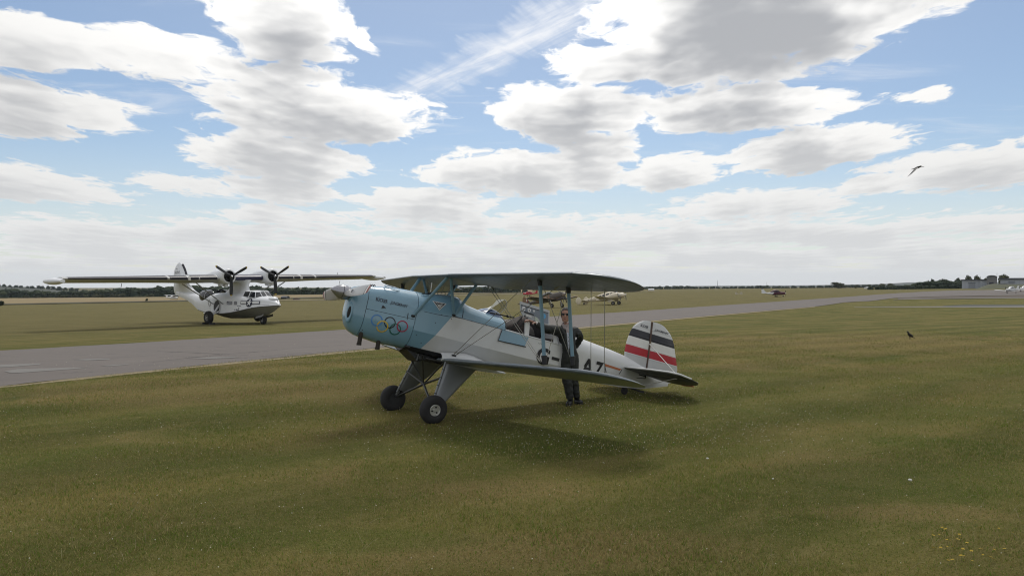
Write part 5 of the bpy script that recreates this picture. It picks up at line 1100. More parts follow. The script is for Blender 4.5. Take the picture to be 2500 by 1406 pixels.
for s in (-1, 1):
    mb = MB(); body_of(mb, [(-3.10, .48, -.55, .42), (-2.9, .55, -.62, .50), (-2.0, .55, -.66, .50), (-1.2, .48, -.68, .38), (.2, .34, -.62, .15), (1.6, .10, -.42, -.20)], 18); mb.v = [(p[0], p[1]+s*1.95, p[2]) for p in mb.v]; nc = tp_(mb, 'engine_nacelle', CREAM)
    mb = MB(); mb.lathe((-3.12, s*1.95, -.06), (-1, 0, 0), [(-.02, .40), (0, .40)], 18); mb.build('cowl_opening', DARK, nc); 
    mb = MB(); mb.lathe((-3.1, s*1.95, -.06), (-1, 0, 0), [(0, .16), (.35, .14), (.6, .03)], 12); mb.build('propeller_hub', PALE, nc)
    blade_prop(tw_, (-3.45, s*1.95, 1.79), 1.25, 2, 108)
    mb = MB(); mb.tube((-1.6, s*1.95, 1.3), (-1.75, s*1.95, .38), .08, n=8); mb.box((-1.25, s*2.25, .95), (.9, .04, .4)); mb.build('gear_leg', CREAM, tw_); simple_wheel(tw_, V(-1.75, s*1.95, .40), .40, .12)
    fo = smooth_curve([(4.95, 0, -.5), (4.55, 0, .1), (4.65, 0, .75), (5.05, 0, 1.22), (5.45, 0, 1.20), (5.95, 0, .70), (6.05, 0, .1), (5.75, 0, -.45), (5.35, 0, -.66), (4.95, 0, -.5)])[:-1]
    f2 = [V(5.3+(p.x-5.3)*.85, s*2.25, .15+(p.z-.2)*.80) for p in fo]; tp_(plate(f2, .06, None, V(0, 1, 0)), 'tail_fin', CREAM, sharp=60)
mb = MB(); mb.loft([wing_ring(y, 4.5, 5.75, .22, .22, .10, cam=0) for y in (-2.25, 0, 2.25)]); tp_(mb, 'tailplane', CREAM)
mb = MB(); mb.tube((5.0, 0, 1.95), (5.05, 0, 1.5), .05, n=8); mb.build('tailwheel_leg', DARK, tw_); simple_wheel(tw_, V(5.05, 0, 1.45), .19, .07)
mb = MB(); text_into(mb, 'NX', .75, .32, lambda a, b: V(3.9-a, .335, -.02+b)); tp_(mb, 'registration', DARK, sharp=180)

# --- small low-wing tourers
def tourer(name, m4, label, body, trim, cat='plane', high=False, stripe=None, reg=None):
    r = empty(name, mat=m4); tag(r, label, cat)
    def P(mb, n, m, **k): return mb.build(n, m, r, (0, 0, 1.05), **k)
    mb = MB(); body_of(mb, [(-2.35, .22, -.22, .22), (-2.2, .40, -.38, .36), (-1.2, .50, -.48, .46), (-.6, .54, -.52, .50), (1.1, .52, -.50, .46), (2.2, .34, -.28, .36), (3.6, .16, -.02, .28), (4.2, .05, .08, .22)]); fu = P(mb, 'fuselage', body)
    mb = MB(); body_of(mb, [(-.95, .30, .36, .50), (-.35, .46, .36, 1.0), (.4, .48, .36, 1.10), (1.1, .42, .36, .95), (1.9, .25, .34, .48)], 14); P(mb, 'cabin', trim)
    for s in (1, -1):
        mb = MB(); mb.prism([(-.55, s*.44, .50), (.20, s*.47, .50), (.18, s*.40, .92), (-.22, s*.39, .90)], (0, s*.045, 0)); mb.build('cabin_window', PANE, fu, smooth=False)
        mb = MB(); mb.prism([(.30, s*.47, .50), (1.15, s*.42, .50), (.95, s*.34, .84), (.30, s*.40, .92)], (0, s*.045, 0)); mb.build('cabin_window', PANE, fu, smooth=False)
    zw = -.42 if not high else 1.02
    mb = MB(); mb.loft([wing_ring(s*y, -.75+.02*y, .80-.03*y, zw+(.085*y if not high else .02*y), zw-.02+(.085*y if not high else .02*y), .13, cam=.015) for s, y in ((-1, 4.6), (-1, 4.4), (-1, 2), (1, 0.), (1, 2), (1, 4.4), (1, 4.6))]); P(mb, 'wing', trim if not high else body)
    mb = MB(); mb.prism([(2.9, -.05, .22), (3.6, -.05, 1.0), (3.95, -.05, 1.45), (4.45, -.05, 1.45), (4.35, -.05, .1)], (0, .10, 0)); fi = P(mb, 'fin', body)
    mb = MB(); mb.prism([(3.88, -.06, 1.34), (3.95, -.06, 1.46), (4.46, -.06, 1.46), (4.45, -.06, 1.34)], (0, .12, 0)); mb.build('fin_cap', DARK, fi)
    mb = MB(); mb.loft([wing_ring(y, 3.6, 4.4, .14, .14, .08, cam=0) for y in (-1.5, 0, 1.5)]); P(mb, 'tailplane', body)
    mb = MB(); mb.lathe((-2.35, 0, 0), (-1, 0, 0), [(0, .20), (.15, .16), (.32, .03)], 14); P(mb, 'spinner', PALE); blade_prop(r, (-2.45, 0, 1.05), .93, 2, 75)
    for x, y in ((-1.75, 0), (.25, 1.35), (.25, -1.35)):
        simple_wheel(r, V(x, y, .20), .20, .075); mb = MB(); mb.tube(V(x, y, .22), V(x+(.05), y*.95, .66), .045, n=6); mb.build('gear_leg', PALE, r)
    if stripe:
        for s in (1, -1): mb = MB(); mb.path([V(x, s*(w+.012), z) for x, w, z in ((-2.0, .42, .05), (-1.2, .50, -.02), (0, .54, -.05), (1.1, .52, -.06), (2.2, .34, .02))], .05, 5, flat=.3, up=(0, 0, 1)); mb.build('side_stripe', stripe, fu)
    if reg: mb = MB(); text_into(mb, reg, 1.5, .26, lambda a, b: V(1.25+a, -.40+a*.0-.02+.10*a, .12+b)); P(mb, 'registration', DARK, sharp=180)
    return r
PURP = mat('plum_paint', (.075, .012, .03), .35); PLANEW = mat('tourer_white', (.66, .67, .68), .35, var=.04); SREDM = mat('bright_red', (.42, .015, .03), .35)
def two_tone(name, c1, c2, xcut):
    m = bpy.data.materials.new(name); m.use_nodes = True; g = NT(m.node_tree); b = g.n('ShaderNodeBsdfPrincipled'); o = g.n('ShaderNodeOutputMaterial'); g.t.links.new(b.outputs[0], o.inputs[0])
    x, y, z = g.sep(g.n('ShaderNodeTexCoord').outputs['Object']); g.put(b.inputs['Base Color'], g.mix(g.step(g.math('ADD', x, g.math('MULTIPLY', z, .9)), xcut-.02, xcut+.02), c1+(1,), c2+(1,))); b.inputs['Roughness'].default_value = .35; return m
tourer('light_plane', place(1897, 228, 171, 1.0), 'white light plane with a plum cabin and wings, out on the far grass', two_tone('plum_and_white', (.075, .012, .03), (.66, .67, .68), 1.1), PURP)
tourer('light_plane', place(1289, 330, 20, 0), 'bright red light plane far beyond the fighter\'s tail', SREDM, SREDM)
tourer('light_plane', place(2468, 238, 28, 0), 'white light plane on the apron, nearer of the two parked together', PLANEW, PLANEW, stripe=mat('stripe_grey', (.10, .11, .13), .4), reg='G-AVBH')
tourer('light_plane', place(2500, 262, 28, 0), 'white light plane on the apron, half hidden behind the nearer one', PLANEW, PLANEW)
tourer('light_plane', place(424, 330, 250, 0), 'small high-winged white plane far off behind the flying boat\'s tail', PLANEW, PLANEW, high=True)

# ------------------------------------------------------------------ trees
def make_leafmat(name, c1, c2):
    m = bpy.data.materials.new(name); m.use_nodes = True; g = NT(m.node_tree); b = g.n('ShaderNodeBsdfPrincipled'); o = g.n('ShaderNodeOutputMaterial'); g.t.links.new(b.outputs[0], o.inputs[0])
    a = g.n('ShaderNodeAttribute'); a.attribute_name = 'tint'; r, gg, bb = g.sep(a.outputs['Color']); g.put(b.inputs['Base Color'], g.mix(r, c1+(1,), c2+(1,))); b.inputs['Roughness'].default_value = .8; b.inputs['Specular IOR Level'].default_value = .15; return m
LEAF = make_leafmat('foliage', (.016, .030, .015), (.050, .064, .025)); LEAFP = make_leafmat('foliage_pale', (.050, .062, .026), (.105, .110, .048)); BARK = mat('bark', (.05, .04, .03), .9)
def crown_arrays(h, w, n, seed, base=.18, tone=None, sz=1.0, core=False):
    r = np.random.default_rng(seed); nl = 5+int(r.integers(0, 4)); cs = []
    for k in range(nl): a = r.uniform(0, 6.28); q = r.uniform(0, .55)*w/2; cs.append((q*math.cos(a), q*math.sin(a), h*r.uniform(base+.12, .80), w*r.uniform(.20, .34), h*r.uniform(.15, .26)))
    cs.append((0, 0, h*.62, w*.34, h*.34)); vs = []; tn = []
    per = n//len(cs)
    for cx_, cy_, cz_, rw, rh in cs:
        d = r.normal(size=(per, 3)); d /= np.linalg.norm(d, axis=1)[:, None]; k = r.uniform(.55, 1.08, per)[:, None]; c = np.array([cx_, cy_, cz_])+d*k*np.array([rw, rw, rh])
        s = sz*h*r.uniform(.028, .062, per)[:, None]; u = r.normal(size=(per, 3)); u /= np.linalg.norm(u, axis=1)[:, None]; v = np.cross(u, d+r.normal(size=(per, 3))*.6); v /= np.linalg.norm(v, axis=1)[:, None]+1e-6
        vs.append(np.stack([c-u*s-v*s*.7, c+u*s-v*s*.7, c+u*s+v*s*.7, c-u*s+v*s*.7], 1)); tn.append(np.clip((tone if tone is not None else .45)+r.normal(size=per)*.22, 0, 1))
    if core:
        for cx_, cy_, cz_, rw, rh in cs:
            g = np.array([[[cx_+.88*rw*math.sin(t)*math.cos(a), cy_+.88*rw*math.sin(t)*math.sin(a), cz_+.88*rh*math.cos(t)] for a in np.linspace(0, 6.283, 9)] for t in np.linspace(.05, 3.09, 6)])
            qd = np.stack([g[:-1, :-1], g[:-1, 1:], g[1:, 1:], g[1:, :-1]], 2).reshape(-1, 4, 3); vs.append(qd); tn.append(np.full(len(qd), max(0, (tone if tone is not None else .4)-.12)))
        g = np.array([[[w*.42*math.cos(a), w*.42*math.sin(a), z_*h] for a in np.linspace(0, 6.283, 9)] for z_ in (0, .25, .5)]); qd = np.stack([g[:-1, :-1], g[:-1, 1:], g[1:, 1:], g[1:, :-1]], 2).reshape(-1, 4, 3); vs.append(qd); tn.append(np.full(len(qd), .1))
    return np.concatenate(vs), np.concatenate(tn)
def leaf_mesh(name, Vq, T, material):
    n = len(Vq); me = bpy.data.meshes.new(name); me.vertices.add(4*n); me.loops.add(4*n); me.polygons.add(n)
    me.vertices.foreach_set('co', Vq.reshape(-1).astype(np.float32)); me.loops.foreach_set('vertex_index', np.arange(4*n, dtype=np.int32)); me.polygons.foreach_set('loop_start', np.arange(0, 4*n, 4, dtype=np.int32))
    a = me.attributes.new('tint', 'FLOAT_COLOR', 'POINT'); c = np.repeat(np.stack([T, T, T, np.ones(n)], -1), 4, 0); a.data.foreach_set('color', c.astype(np.float32).ravel()); me.update(calc_edges=True); me.materials.append(material); return me
CROWNS = []; TRUNKS = []
for k in range(6):
    q, t = crown_arrays(1.0, 1.15 if k % 2 else .95, 900, 40+k, base=.02, sz=1.15); CROWNS.append(leaf_mesh('crown', q, t, LEAF)); CROWNS.append(leaf_mesh('crown', q, t, LEAFP))
    mb = MB(); mb.path([(0, 0, -.04), (.01, 0, .2), (0, .01, .5)], [.045, .032, .014], 7)
    for a in (0.3, 2.2, 4.1): mb.path([(0, 0, .22), (.12*math.cos(a), .12*math.sin(a), .42), (.25*math.cos(a), .25*math.sin(a), .58)], [.02, .014, .006], 5)
    o = mb.build('trunk', BARK); TRUNKS.append(o.data); bpy.data.objects.remove(o)
def tree(name, u, d, v_top, wpx, label, group, pale=False, dz=0.0, cat='tree', k=None):
    q = at(u, d); h = ztop(v_top, d)-q.z-dz; w = wpx/FPX*d; k = random.randrange(6) if k is None else k
    r = empty(name, (q.x, q.y, q.z+dz-.1)); tag(r, label, cat, group)
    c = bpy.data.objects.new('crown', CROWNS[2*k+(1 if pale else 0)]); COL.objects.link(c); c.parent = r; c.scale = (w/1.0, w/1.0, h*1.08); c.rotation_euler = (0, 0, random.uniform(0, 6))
    t = bpy.data.objects.new('trunk', TRUNKS[k]); COL.objects.link(t); t.parent = r; t.scale = (h, h, h)
GB = 'pale bushes along the foot of the wood'
for i, (u, vt, w) in enumerate([(62, 721, 24), (88, 722, 22), (113, 722.5, 26), (150, 721, 22), (168, 720.5, 18), (183, 720, 16), (207, 719, 26), (238, 718.5, 30), (262, 720.5, 20), (281, 719, 26), (297, 716.5, 22), (316, 719, 26), (338, 720, 24), (366, 718.5, 26), (392, 719, 22)]):
    tree('field_bush', u, 600+(i % 3)*12, vt, w, 'round pale bush at the foot of the dark wood, %s from the photo\'s edge' % ['first', 'second', 'third', 'fourth', 'fifth', 'sixth', 'seventh', 'eighth', 'ninth', 'tenth', 'eleventh', 'twelfth', 'thirteenth', 'fourteenth', 'fifteenth'][i], GB, True, cat='bush', k=i % 6)
for u, vt, w, lab in [(4, 739, 14, 'lone dark bush at the edge of the crop near the photo\'s edge'), (358, 733, 8, 'lone dark bush at the crop\'s edge under the flying boat\'s wing')]: tree('field_bush', u, 230 if u < 10 else 300, vt-5, w, lab, 'lone bushes at the crop edge', cat='bush')
GT = 'trees standing by the hangars'
RT = [(2047, 689, 36, 700, 'broad round tree standing alone on the far horizon', False), (2154, 691, 16, 640, 'small round tree on the horizon, near the long dark wood', False), (2173, 690.5, 13, 640, 'narrow small tree on the horizon, nearest the long dark wood', False), (2091, 694, 10, 680, 'tiny tree on the horizon beside the broad round one', False), (2122, 693.5, 12, 680, 'little dark tree on the horizon between small round ones', False),
      (2265, 682.5, 9, 470, 'thin tree top rising from the dark wood, first of a pair', False), (2276, 681.5, 12, 470, 'thin tree top rising from the dark wood, second of a pair', False), (2304, 680, 22, 470, 'bushy tree rising over the middle of the dark wood', False), (2337, 679, 16, 470, 'bushy tree rising just short of the hangar\'s end', False),
      (2364, 673.5, 20, 520, 'round tree top showing over the pale hangar roof', False), (2387, 673, 18, 520, 'sparse thin tree top showing over the hangar roof', True), (2449, 669.5, 26, 520, 'largest tree, behind the arched control building', False), (2408, 677, 8, 520, 'little tree top just before the arched building', False)]
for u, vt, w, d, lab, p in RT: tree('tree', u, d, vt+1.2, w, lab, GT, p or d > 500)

def woods(name, label, rows, material, step, hvar, seed, n=130):
    """rows: list of (distance, [(u, v_top)...], base offset fn)"""
    r = np.random.default_rng(seed); VQ = []; TT = []
    for d0, prof, zb in rows:
        us_ = np.arange(prof[0][0], prof[-1][0], step*FPX/d0)
        for u in us_:
            u += r.uniform(-.4, .4)*step*FPX/d0; d = d0*r.uniform(.99, 1.03); vt = float(np.interp(u, [p[0] for p in prof], [p[1] for p in prof])); q = at(u, d); b = q.z if zb is None else zb(u, d)
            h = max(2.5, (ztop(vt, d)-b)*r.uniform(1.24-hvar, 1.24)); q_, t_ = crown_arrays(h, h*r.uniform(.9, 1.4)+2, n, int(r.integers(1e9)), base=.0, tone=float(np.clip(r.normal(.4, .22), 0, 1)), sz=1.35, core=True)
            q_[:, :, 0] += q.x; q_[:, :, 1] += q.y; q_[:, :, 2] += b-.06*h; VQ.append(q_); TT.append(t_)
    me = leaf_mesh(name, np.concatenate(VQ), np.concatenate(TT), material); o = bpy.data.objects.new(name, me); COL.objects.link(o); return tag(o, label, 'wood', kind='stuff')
# hills
HILL = mat('hill_grass', (.13, .13, .055), .95, var=.2, vscale=6.0, space='Generated')
HILLB = mat('far_hill', (.045, .055, .04), .95, var=.25, vscale=14.0, space='Generated')
def ridge(name, d, prof, material, depth=400.0, pick=None):
    mb = MB(); rows = []
    for t in np.linspace(0, 1, 9):
        rows.append([V((u-CX)/FPX*(d+t*depth-depth*.6), d+t*depth-depth*.6, (at(u, d).z-6)*(1-math.sin(t*math.pi/2*1.0)**.9)+(ztop(v, d))*math.sin(t*math.pi/2)**.9) for u, v in prof])
    mb.loft(rows, False, False, closed=False)
    if pick: mb.m = [pick(k//(len(prof)-1), k % (len(prof)-1)) for k in range(len(mb.f))]
    return tag(mb.build(name, material, sharp=180), kind='structure')
PL = [(-500, 690), (-200, 691), (-60, 694), (0, 697), (60, 700.5), (110, 703), (180, 709), (240, 714), (400, 722)]
ridge('hills', 1250, [(u_, float(np.interp(u_, [p[0] for p in PL], [p[1] for p in PL]))) for u_ in range(-500, 401, 15)], [HILLB, HILL], pick=lambda i, j: 1 if (5 <= i <= 6 and 40 <= j <= 44) else 0)
woods('hill_wood', 'dark wood along the top of the hill at the photo\'s edge', [(1255, [(-420, 683), (-100, 688), (0, 692), (40, 696), (78, 697), (120, 697.5), (160, 700.5), (210, 706.5), (250, 711)], lambda u, d: ztop(float(np.interp(u, [p[0] for p in PL], [p[1] for p in PL])), 1250)-1.5)], LEAF, 9.0, .3, 3)
woods('woodland', 'long dark wood behind the crop field and the flying boat', [
    (625, [(-420, 703), (-100, 707), (60, 709), (120, 712), (200, 709), (240, 706.5), (300, 706), (350, 703.5), (400, 700), (450, 699), (540, 699), (610, 700), (690, 704), (745, 703), (800, 701), (850, 703), (960, 703), (1130, 700), (1190, 699.5), (1240, 701), (1290, 704)], None),
    (660, [(-420, 701), (0, 704), (120, 711), (250, 706), (420, 698), (540, 697.5), (700, 703), (800, 700), (1000, 702), (1240, 701)], None)], LEAF, 4.5, .30, 5, 190)
FARP = [(1280, 706), (1420, 705), (1560, 703), (1600, 702), (1660, 700.5), (1700, 703), (1760, 702.5), (1850, 700), (1900, 702), (1960, 700.5), (2010, 699.5), (2080, 698), (2200, 698.5), (2350, 697)]
woods('distant_trees', 'hazy line of distant trees along the horizon', [(1050, [(u, v-3.0) for u, v in FARP], None), (1120, [(u+13, v-3.8) for u, v in FARP], None)], LEAF, 6.0, .5, 8, 80)
woods('woodland', 'low dark wood leading up to the hangars', [(455, [(2205, 697), (2228, 693), (2236, 688), (2290, 686), (2345, 684.5)], None), (470, [(2228, 692), (2240, 687), (2346, 684)], None), (440, [(2130, 697.5), (2345, 697)], None)], LEAF, 3.2, .25, 11, 110)
ridge('hills', 3600, [(1250, 703), (1450, 701), (1600, 699.5), (1700, 698), (1760, 697.5), (1850, 697.3), (1950, 696.3), (2020, 695.2), (2150, 693), (2220, 688.5), (2400, 688), (2800, 688)], HILLB, 700)
ridge('hills', 2500, [(900, 702), (1100, 700), (1180, 699.5), (1260, 701), (1400, 703), (1600, 701.5), (1660, 699), (1720, 700), (1900, 699), (2000, 699), (2200, 697)], HILLB, 500)
# masts on the horizon
def mast(u, d, vt, r, lab): q = at(u, d); mb = MB(); mb.tube((0, 0, -1), (0, 0, ztop(vt, d)-q.z), r, r*.4, 6); mb.tube((0, 0, 0), (0, 0, 2), r*2, n=6); o = mb.build('radio_mast', mat('mast_grey', (.2, .2, .21), .6)); o.location = q; tag(o, lab, 'mast', 'masts on the horizon')
mast(1752, 1400, 684, .5, 'taller thin mast on the horizon beyond the biplane\'s wing tip'); mast(1872, 1500, 688.5, .35, 'shorter thin mast on the horizon above the plum and white plane')

# ------------------------------------------------------------------ hangars and control building
CLAD = mat('pale_cladding', (.38, .41, .47), .6, var=.06, vscale=.4); ROOF = mat('dark_roof', (.06, .068, .085), .6); BRICKG = mat('grey_render', (.20, .20, .205), .8, var=.12, vscale=.5); DOORG = mat('door_grey', (.26, .28, .32), .6)
def building(name, label, u0, u1, d, v_eave, v_roof, deep, n_panels, door=None):
    a = at(u0, d); b = at(u1, d); zb = min(a.z, b.z)-1.2; ze = ztop(v_eave, d); zr = ztop(v_roof, d); mid = (a+b)/2; th = math.atan2(mid.x, d); ray = V(math.sin(th), math.cos(th), 0)
    r = empty(name, (mid.x+ray.x*deep/2, mid.y+ray.y*deep/2, zb)); r.rotation_euler = (0, 0, -th); tag(r, label, 'building'); W_ = (b.x-a.x)*math.cos(th); um = (u0+u1)/2
    H = ze-zb; n = n_panels
    mb = MB(); mb.box((0, .12, H/2), (W_-.2, deep-.3, H-.02)); mb.build('wall', BRICKG, r)
    for k in range(n):
        w = W_/n; mb = MB(); mb.box((-W_/2+w*(k+.5), -deep/2+.02, H/2), (w-.06, .12, H)); mb.build('cladding_panel', CLAD, r)
    mb = MB(); mb.box((0, -.25, H+(zr-ze)/2), (W_+.8, deep+.7, zr-ze)); mb.build('roof', ROOF, r)
    if door:
        du0, du1, vt = door; xa = (du0-um)/FPX*d*math.cos(th); xb = (du1-um)/FPX*d*math.cos(th); hd = ztop(vt, d)-zb
        mb = MB(); mb.box(((xa+xb)/2, -deep/2-.09, hd/2), (xb-xa, .12, hd)); dd = mb.build('roller_door', DOORG, r)
        mb = MB(); mb.box(((xa+xb)/2, -deep/2-.16, hd+.12), (xb-xa+.4, .3, .22)); mb.build('door_canopy', ROOF, dd)
    return r
building('hangar', 'pale blue-grey hangar next to the dark wood, with one roller door', 2348, 2396, 425, 684.8, 682.2, 22, 6, (2365, 2381, 691.5))
building('hangar', 'pale grey hangar on the far side of the arched building', 2441, 2560, 425, 682.5, 678.5, 22, 10, (2462, 2477, 689.2))
building('low_annexe', 'low grey annexe between the pale hangar and the arched building', 2393, 2411, 421, 684.2, 681.8, 14, 3)
def control():
    d = 415; a = at(2409, d); b = at(2434, d); zb = a.z-.6; th = math.atan2((a.x+b.x)/2, d); r = empty('control_building', ((a.x+b.x)/2+5*math.sin(th), d+5*math.cos(th), zb)); r.rotation_euler = (0, 0, -th); tag(r, 'grey building with an arched roof standing between the two hangars', 'building'); W_ = (b.x-a.x)*math.cos(th); ze = ztop(676.5, d)-zb; zt = ztop(672.2, d)-zb
    mb = MB(); mb.box((0, 0, ze/2), (W_, 9, ze)); mb.build('wall', BRICKG, r)
    mb = MB(); mb.prism([(-W_/2-.15, -4.8, ze)]+[(W_/2*1.03*math.cos(t), -4.8, ze+.05+(zt-ze)*math.sin(t)) for t in np.linspace(math.pi, 0, 13)]+[(W_/2+.15, -4.8, ze)], (0, 9.6, 0)); mb.build('arched_roof', mat('roof_green_grey', (.075, .085, .085), .7), r)
    for k in range(5): mb = MB(); mb.box((-W_/2+W_*(k+.5)/5, -4.55, ze*.86), (W_/5-.18, .12, .7)); mb.build('window', mat('window_grey', (.14, .15, .16), .3), r)
    mb = MB(); mb.box((-.2, -4.6, ze*.42), (W_*.42, .2, ze*.34)); mb.build('doorway', mat('door_navy', (.02, .02, .035), .6), r)
    mb = MB()
    for k in range(6): mb.box((.3-.35*k*.6, -5.2-.5*k, ze*.24-.16*k), (1.5, .55, .18))
    mb.build('steps', CONC, r)
    for k in range(2): mb = MB(); mb.box((W_/2+1.6+2.2*k, -3.5, ze*.42), (2.0, 4.0, ze*.16)); mb.build('lean_to', BRICKG, r)
control()
def bank():
    d = 400; mb = MB(); us_ = np.linspace(2380, 2620, 24); rows = []
    for t, k in ((-14, 0), (-9, .35), (-4, .8), (0, 1.0), (6, 1.0)):
        rows.append([V((u-CX)/FPX*(d+t), d+t, at(u, d).z-.1+k*max(0, ztop(692.5, d)-at(u, d).z)*min(1, max(0, (u-2380)/38))*(1 if u < 2440 else .9)) for u in us_])
    mb.loft(rows, False, False, closed=False); tag(mb.build('grass_bank', mat('bank_grass', (.075, .08, .04), .95, var=.25, vscale=5, space='Generated'), sharp=180), kind='structure')
bank()
q = at(2434, 430); mb = MB(); mb.tube((0, 0, 0), (0, 0, ztop(666, 430)-q.z), .12, .07, 6); o = mb.build('flag_pole', mat('pole_grey', (.25, .25, .26), .5)); o.location = q; tag(o, 'thin pole rising beside the arched control building', 'pole')
def shed(u0, u1, vt, d, m, lab, nm='shed', dp=5): 
    a = at(u0, d); b = at(u1, d); h = ztop(vt, d)-a.z; w = b.x-a.x; r = empty(nm, ((a.x+b.x)/2, d, a.z)); tag(r, lab, 'building')
    mb = MB(); mb.box((0, 0, h*.35), (w, dp, h*.7)); mb.build('wall', m, r); mb = MB(); mb.prism([(-w/2-.2, -dp/2-.2, h*.68), (w/2+.2, -dp/2-.2, h*.68), (w/2+.1, 0, h), (-w/2-.1, 0, h)], (0, .2, .02)); mb.prism([(-w/2-.2, dp/2+.2, h*.68), (w/2+.2, dp/2+.2, h*.68), (w/2+.1, 0, h), (-w/2-.1, 0, h)], (0, -.2, .02)); mb.build('roof', ROOF if m is not WHITE else WHITE, r)
shed(1583, 1596, 704.5, 700, WHITE, 'long white shed on the horizon just beyond the biplane\'s wing tip')
shed(2113, 2122, 700.5, 560, WHITE, 'small white shed on the horizon short of the dark wood')
shed(690, 703, 722.6, 330, DARK, 'small dark hut on the grass below the flying boat\'s engine')
# two pale marker boards on the far grass
for k, u in enumerate((1799, 1809)):
    d = 300; q = at(u, d); r = empty('marker_board', q); tag(r, 'pale marker board on the far grass, %s of the pair' % ('nearer the wing tip' if k == 0 else 'nearer the plum and white plane'), 'marker', 'marker boards'); 
    mb = MB(); s = -1 if k == 0 else 1; mb.prism([(-.65, 0, .05), (.65, 0, .05), (.25*s+.3, .35, .95), (.25*s-.3, .35, .95)], (0, .03, 0)); mb.build('board', mat('board_pale', (.42, .38, .28), .8), r)
    mb = MB(); mb.tube((-.4, .1, 0), (-.2, .3, .8), .03, n=5); mb.tube((.4, .1, 0), (.2, .3, .8), .03, n=5); mb.build('prop', BARK, r)
def spoil(u, d, w, h, lab): q = at(u, d); mb = MB(); mb.ell((0, 0, 0), (w, w*.7, h), 18, 10); mb.v = [tuple(Vector(p)*(1+.25*mnoise.noise(Vector(p)*1.1))) for p in mb.v]; o = mb.build('soil_heap', SOIL); o.location = q; tag(o, lab, 'heap')
spoil(725, 300, 1.5, .8, 'low dark heap of soil on the far grass by the biplane\'s spinner')

# ------------------------------------------------------------------ instrument panel standing above the rear cockpit, bag in the front one
PANG = mat('panel_grey', (.20, .23, .27), .45, var=.1); PANL = mat('panel_light', (.46, .48, .49), .4, var=.08); GAUGE = mat('gauge_white', (.70, .71, .72), .4)
YP = .27
mb = MB(); mb.prism([(3.17, YP, .655), (3.215, YP, .51), (3.30, YP, .40), (3.86, YP, .40), (3.80, YP, .650)], (0, .02, 0)); ip = bp(mb, 'instrument_panel', PANL, smooth=False)
mb = MB(); mb.prism([(3.20, YP-.004, .595), (3.225, YP-.004, .53), (3.27, YP-.004, .505), (3.48, YP-.004, .485), (3.63, YP-.004, .455), (3.65, YP-.004, .41), (3.83, YP-.004, .415), (3.785, YP-.004, .592)], (0, .003, 0)); sub(mb, 'panel_face', PANG, ip, smooth=False)
mb = MB(); mb.prism([(3.195, YP-.008, .605), (3.195, YP-.008, .595), (3.785, YP-.008, .592), (3.785, YP-.008, .602)], (0, .004, 0)); sub(mb, 'panel_rule', BLACK, ip, smooth=False)
for cx, cz, r_ in ((3.262, .548, .040), (3.380, .550, .036), (3.478, .558, .020)):
    mb = MB(); mb.lathe((cx, YP-.006, cz), (0, -1, 0), [(0, r_), (.006, r_*.97)], 22); g_ = sub(mb, 'gauge', GAUGE, ip)
    mb = MB(); mb.box((cx, YP-.014, cz-.004), (r_*.9, .003, r_*.16))
    if cx > 3.3: mb.box((cx, YP-.0145, cz-.004), (r_*.16, .003, r_*.9))
    sub(mb, 'gauge_needle', BLACK, g_, smooth=False)
mb = MB(); mb.box((3.39, YP-.008, .497), (.20, .006, .016), Matrix.Rotation(.03, 3, 'Y')); sub(mb, 'panel_bar', BLACK, ip, smooth=False)
mb = MB(); mb.lathe((3.70, YP-.006, .52), (0, -1, 0), [(0, .048), (.004, .046)], 9); st_ = sub(mb, 'sticker', mat('sticker_blue', (.10, .36, .62), .4), ip)
mb = MB(); mb.box((3.665, YP-.013, .525), (.02, .003, .025)); sub(mb, 'sticker_mark', mat('sticker_red', (.45, .1, .1), .5), st_, smooth=False)
mb = MB(); mb.prism([(3.52, YP-.008, .475), (3.58, YP-.008, .465), (3.64, YP-.008, .40), (3.54, YP-.008, .405)], (0, .004, 0)); sub(mb, 'map_sheet', mat('map_pale', (.50, .56, .48), .5), ip, smooth=False)
mb = MB(); mb.box((3.40, YP-.008, .452), (.12, .004, .03), Matrix.Rotation(.05, 3, 'Y')); sub(mb, 'placard', PALE, ip, smooth=False)
for x in (3.34, 3.78): mb = MB(); mb.tube((x, YP+.012, .40), (x, YP+.06, .05), .012, n=8); sub(mb, 'panel_leg', DARK, ip)
mb = MB(); mb.prism([(3.30, YP+.004, .40), (3.86, YP+.004, .40), (3.82, YP+.03, .06), (3.20, YP+.03, .06)], (0, .015, 0)); sub(mb, 'panel_skirt', INNER, ip, smooth=False)

def bag():
    o = empty('backpack', mat=MB_AC @ Matrix.Translation(V(2.90, -.16, .02))); tag(o, 'dark brown backpack lying in the biplane\'s front cockpit', 'backpack')
    mb = MB(); rg = []
    for x, z0, z1, w in ((-.24, .0, .06, .05), (-.20, .0, .13, .12), (-.10, .0, .21, .15), (0.0, .0, .30, .17), (.08, .0, .345, .17), (.14, .0, .33, .16), (.185, .0, .25, .12), (.20, .0, .12, .08)):
        rg.append([V(x, w*math.copysign(abs(math.cos(a))**.7, math.cos(a)), (z0+z1)/2+(z1-z0)/2*math.copysign(abs(math.sin(a))**.8, math.sin(a))) for a in np.linspace(0, 6.283, 19)[:-1]])
    mb.loft(rg); mb.build('bag_body', BROWNL, o)
    for k in (-.06, .04): mb = MB(); mb.path([V(-.12+k, -.15, .05), V(-.02+k, -.172, .20), V(.07+k, -.13, .325), V(.10+k, .0, .352)], .014, 6, flat=.5, up=(1, 0, 0)); mb.build('strap', mat('strap_black', (.012, .011, .012), .7), o)
    mb = MB(); mb.path([V(.10, -.04, .34), V(.13, -.02, .37), V(.16, .02, .36), V(.17, .04, .32)], .008, 6); mb.build('carry_loop', MATS['strap_black'], o)
bag()

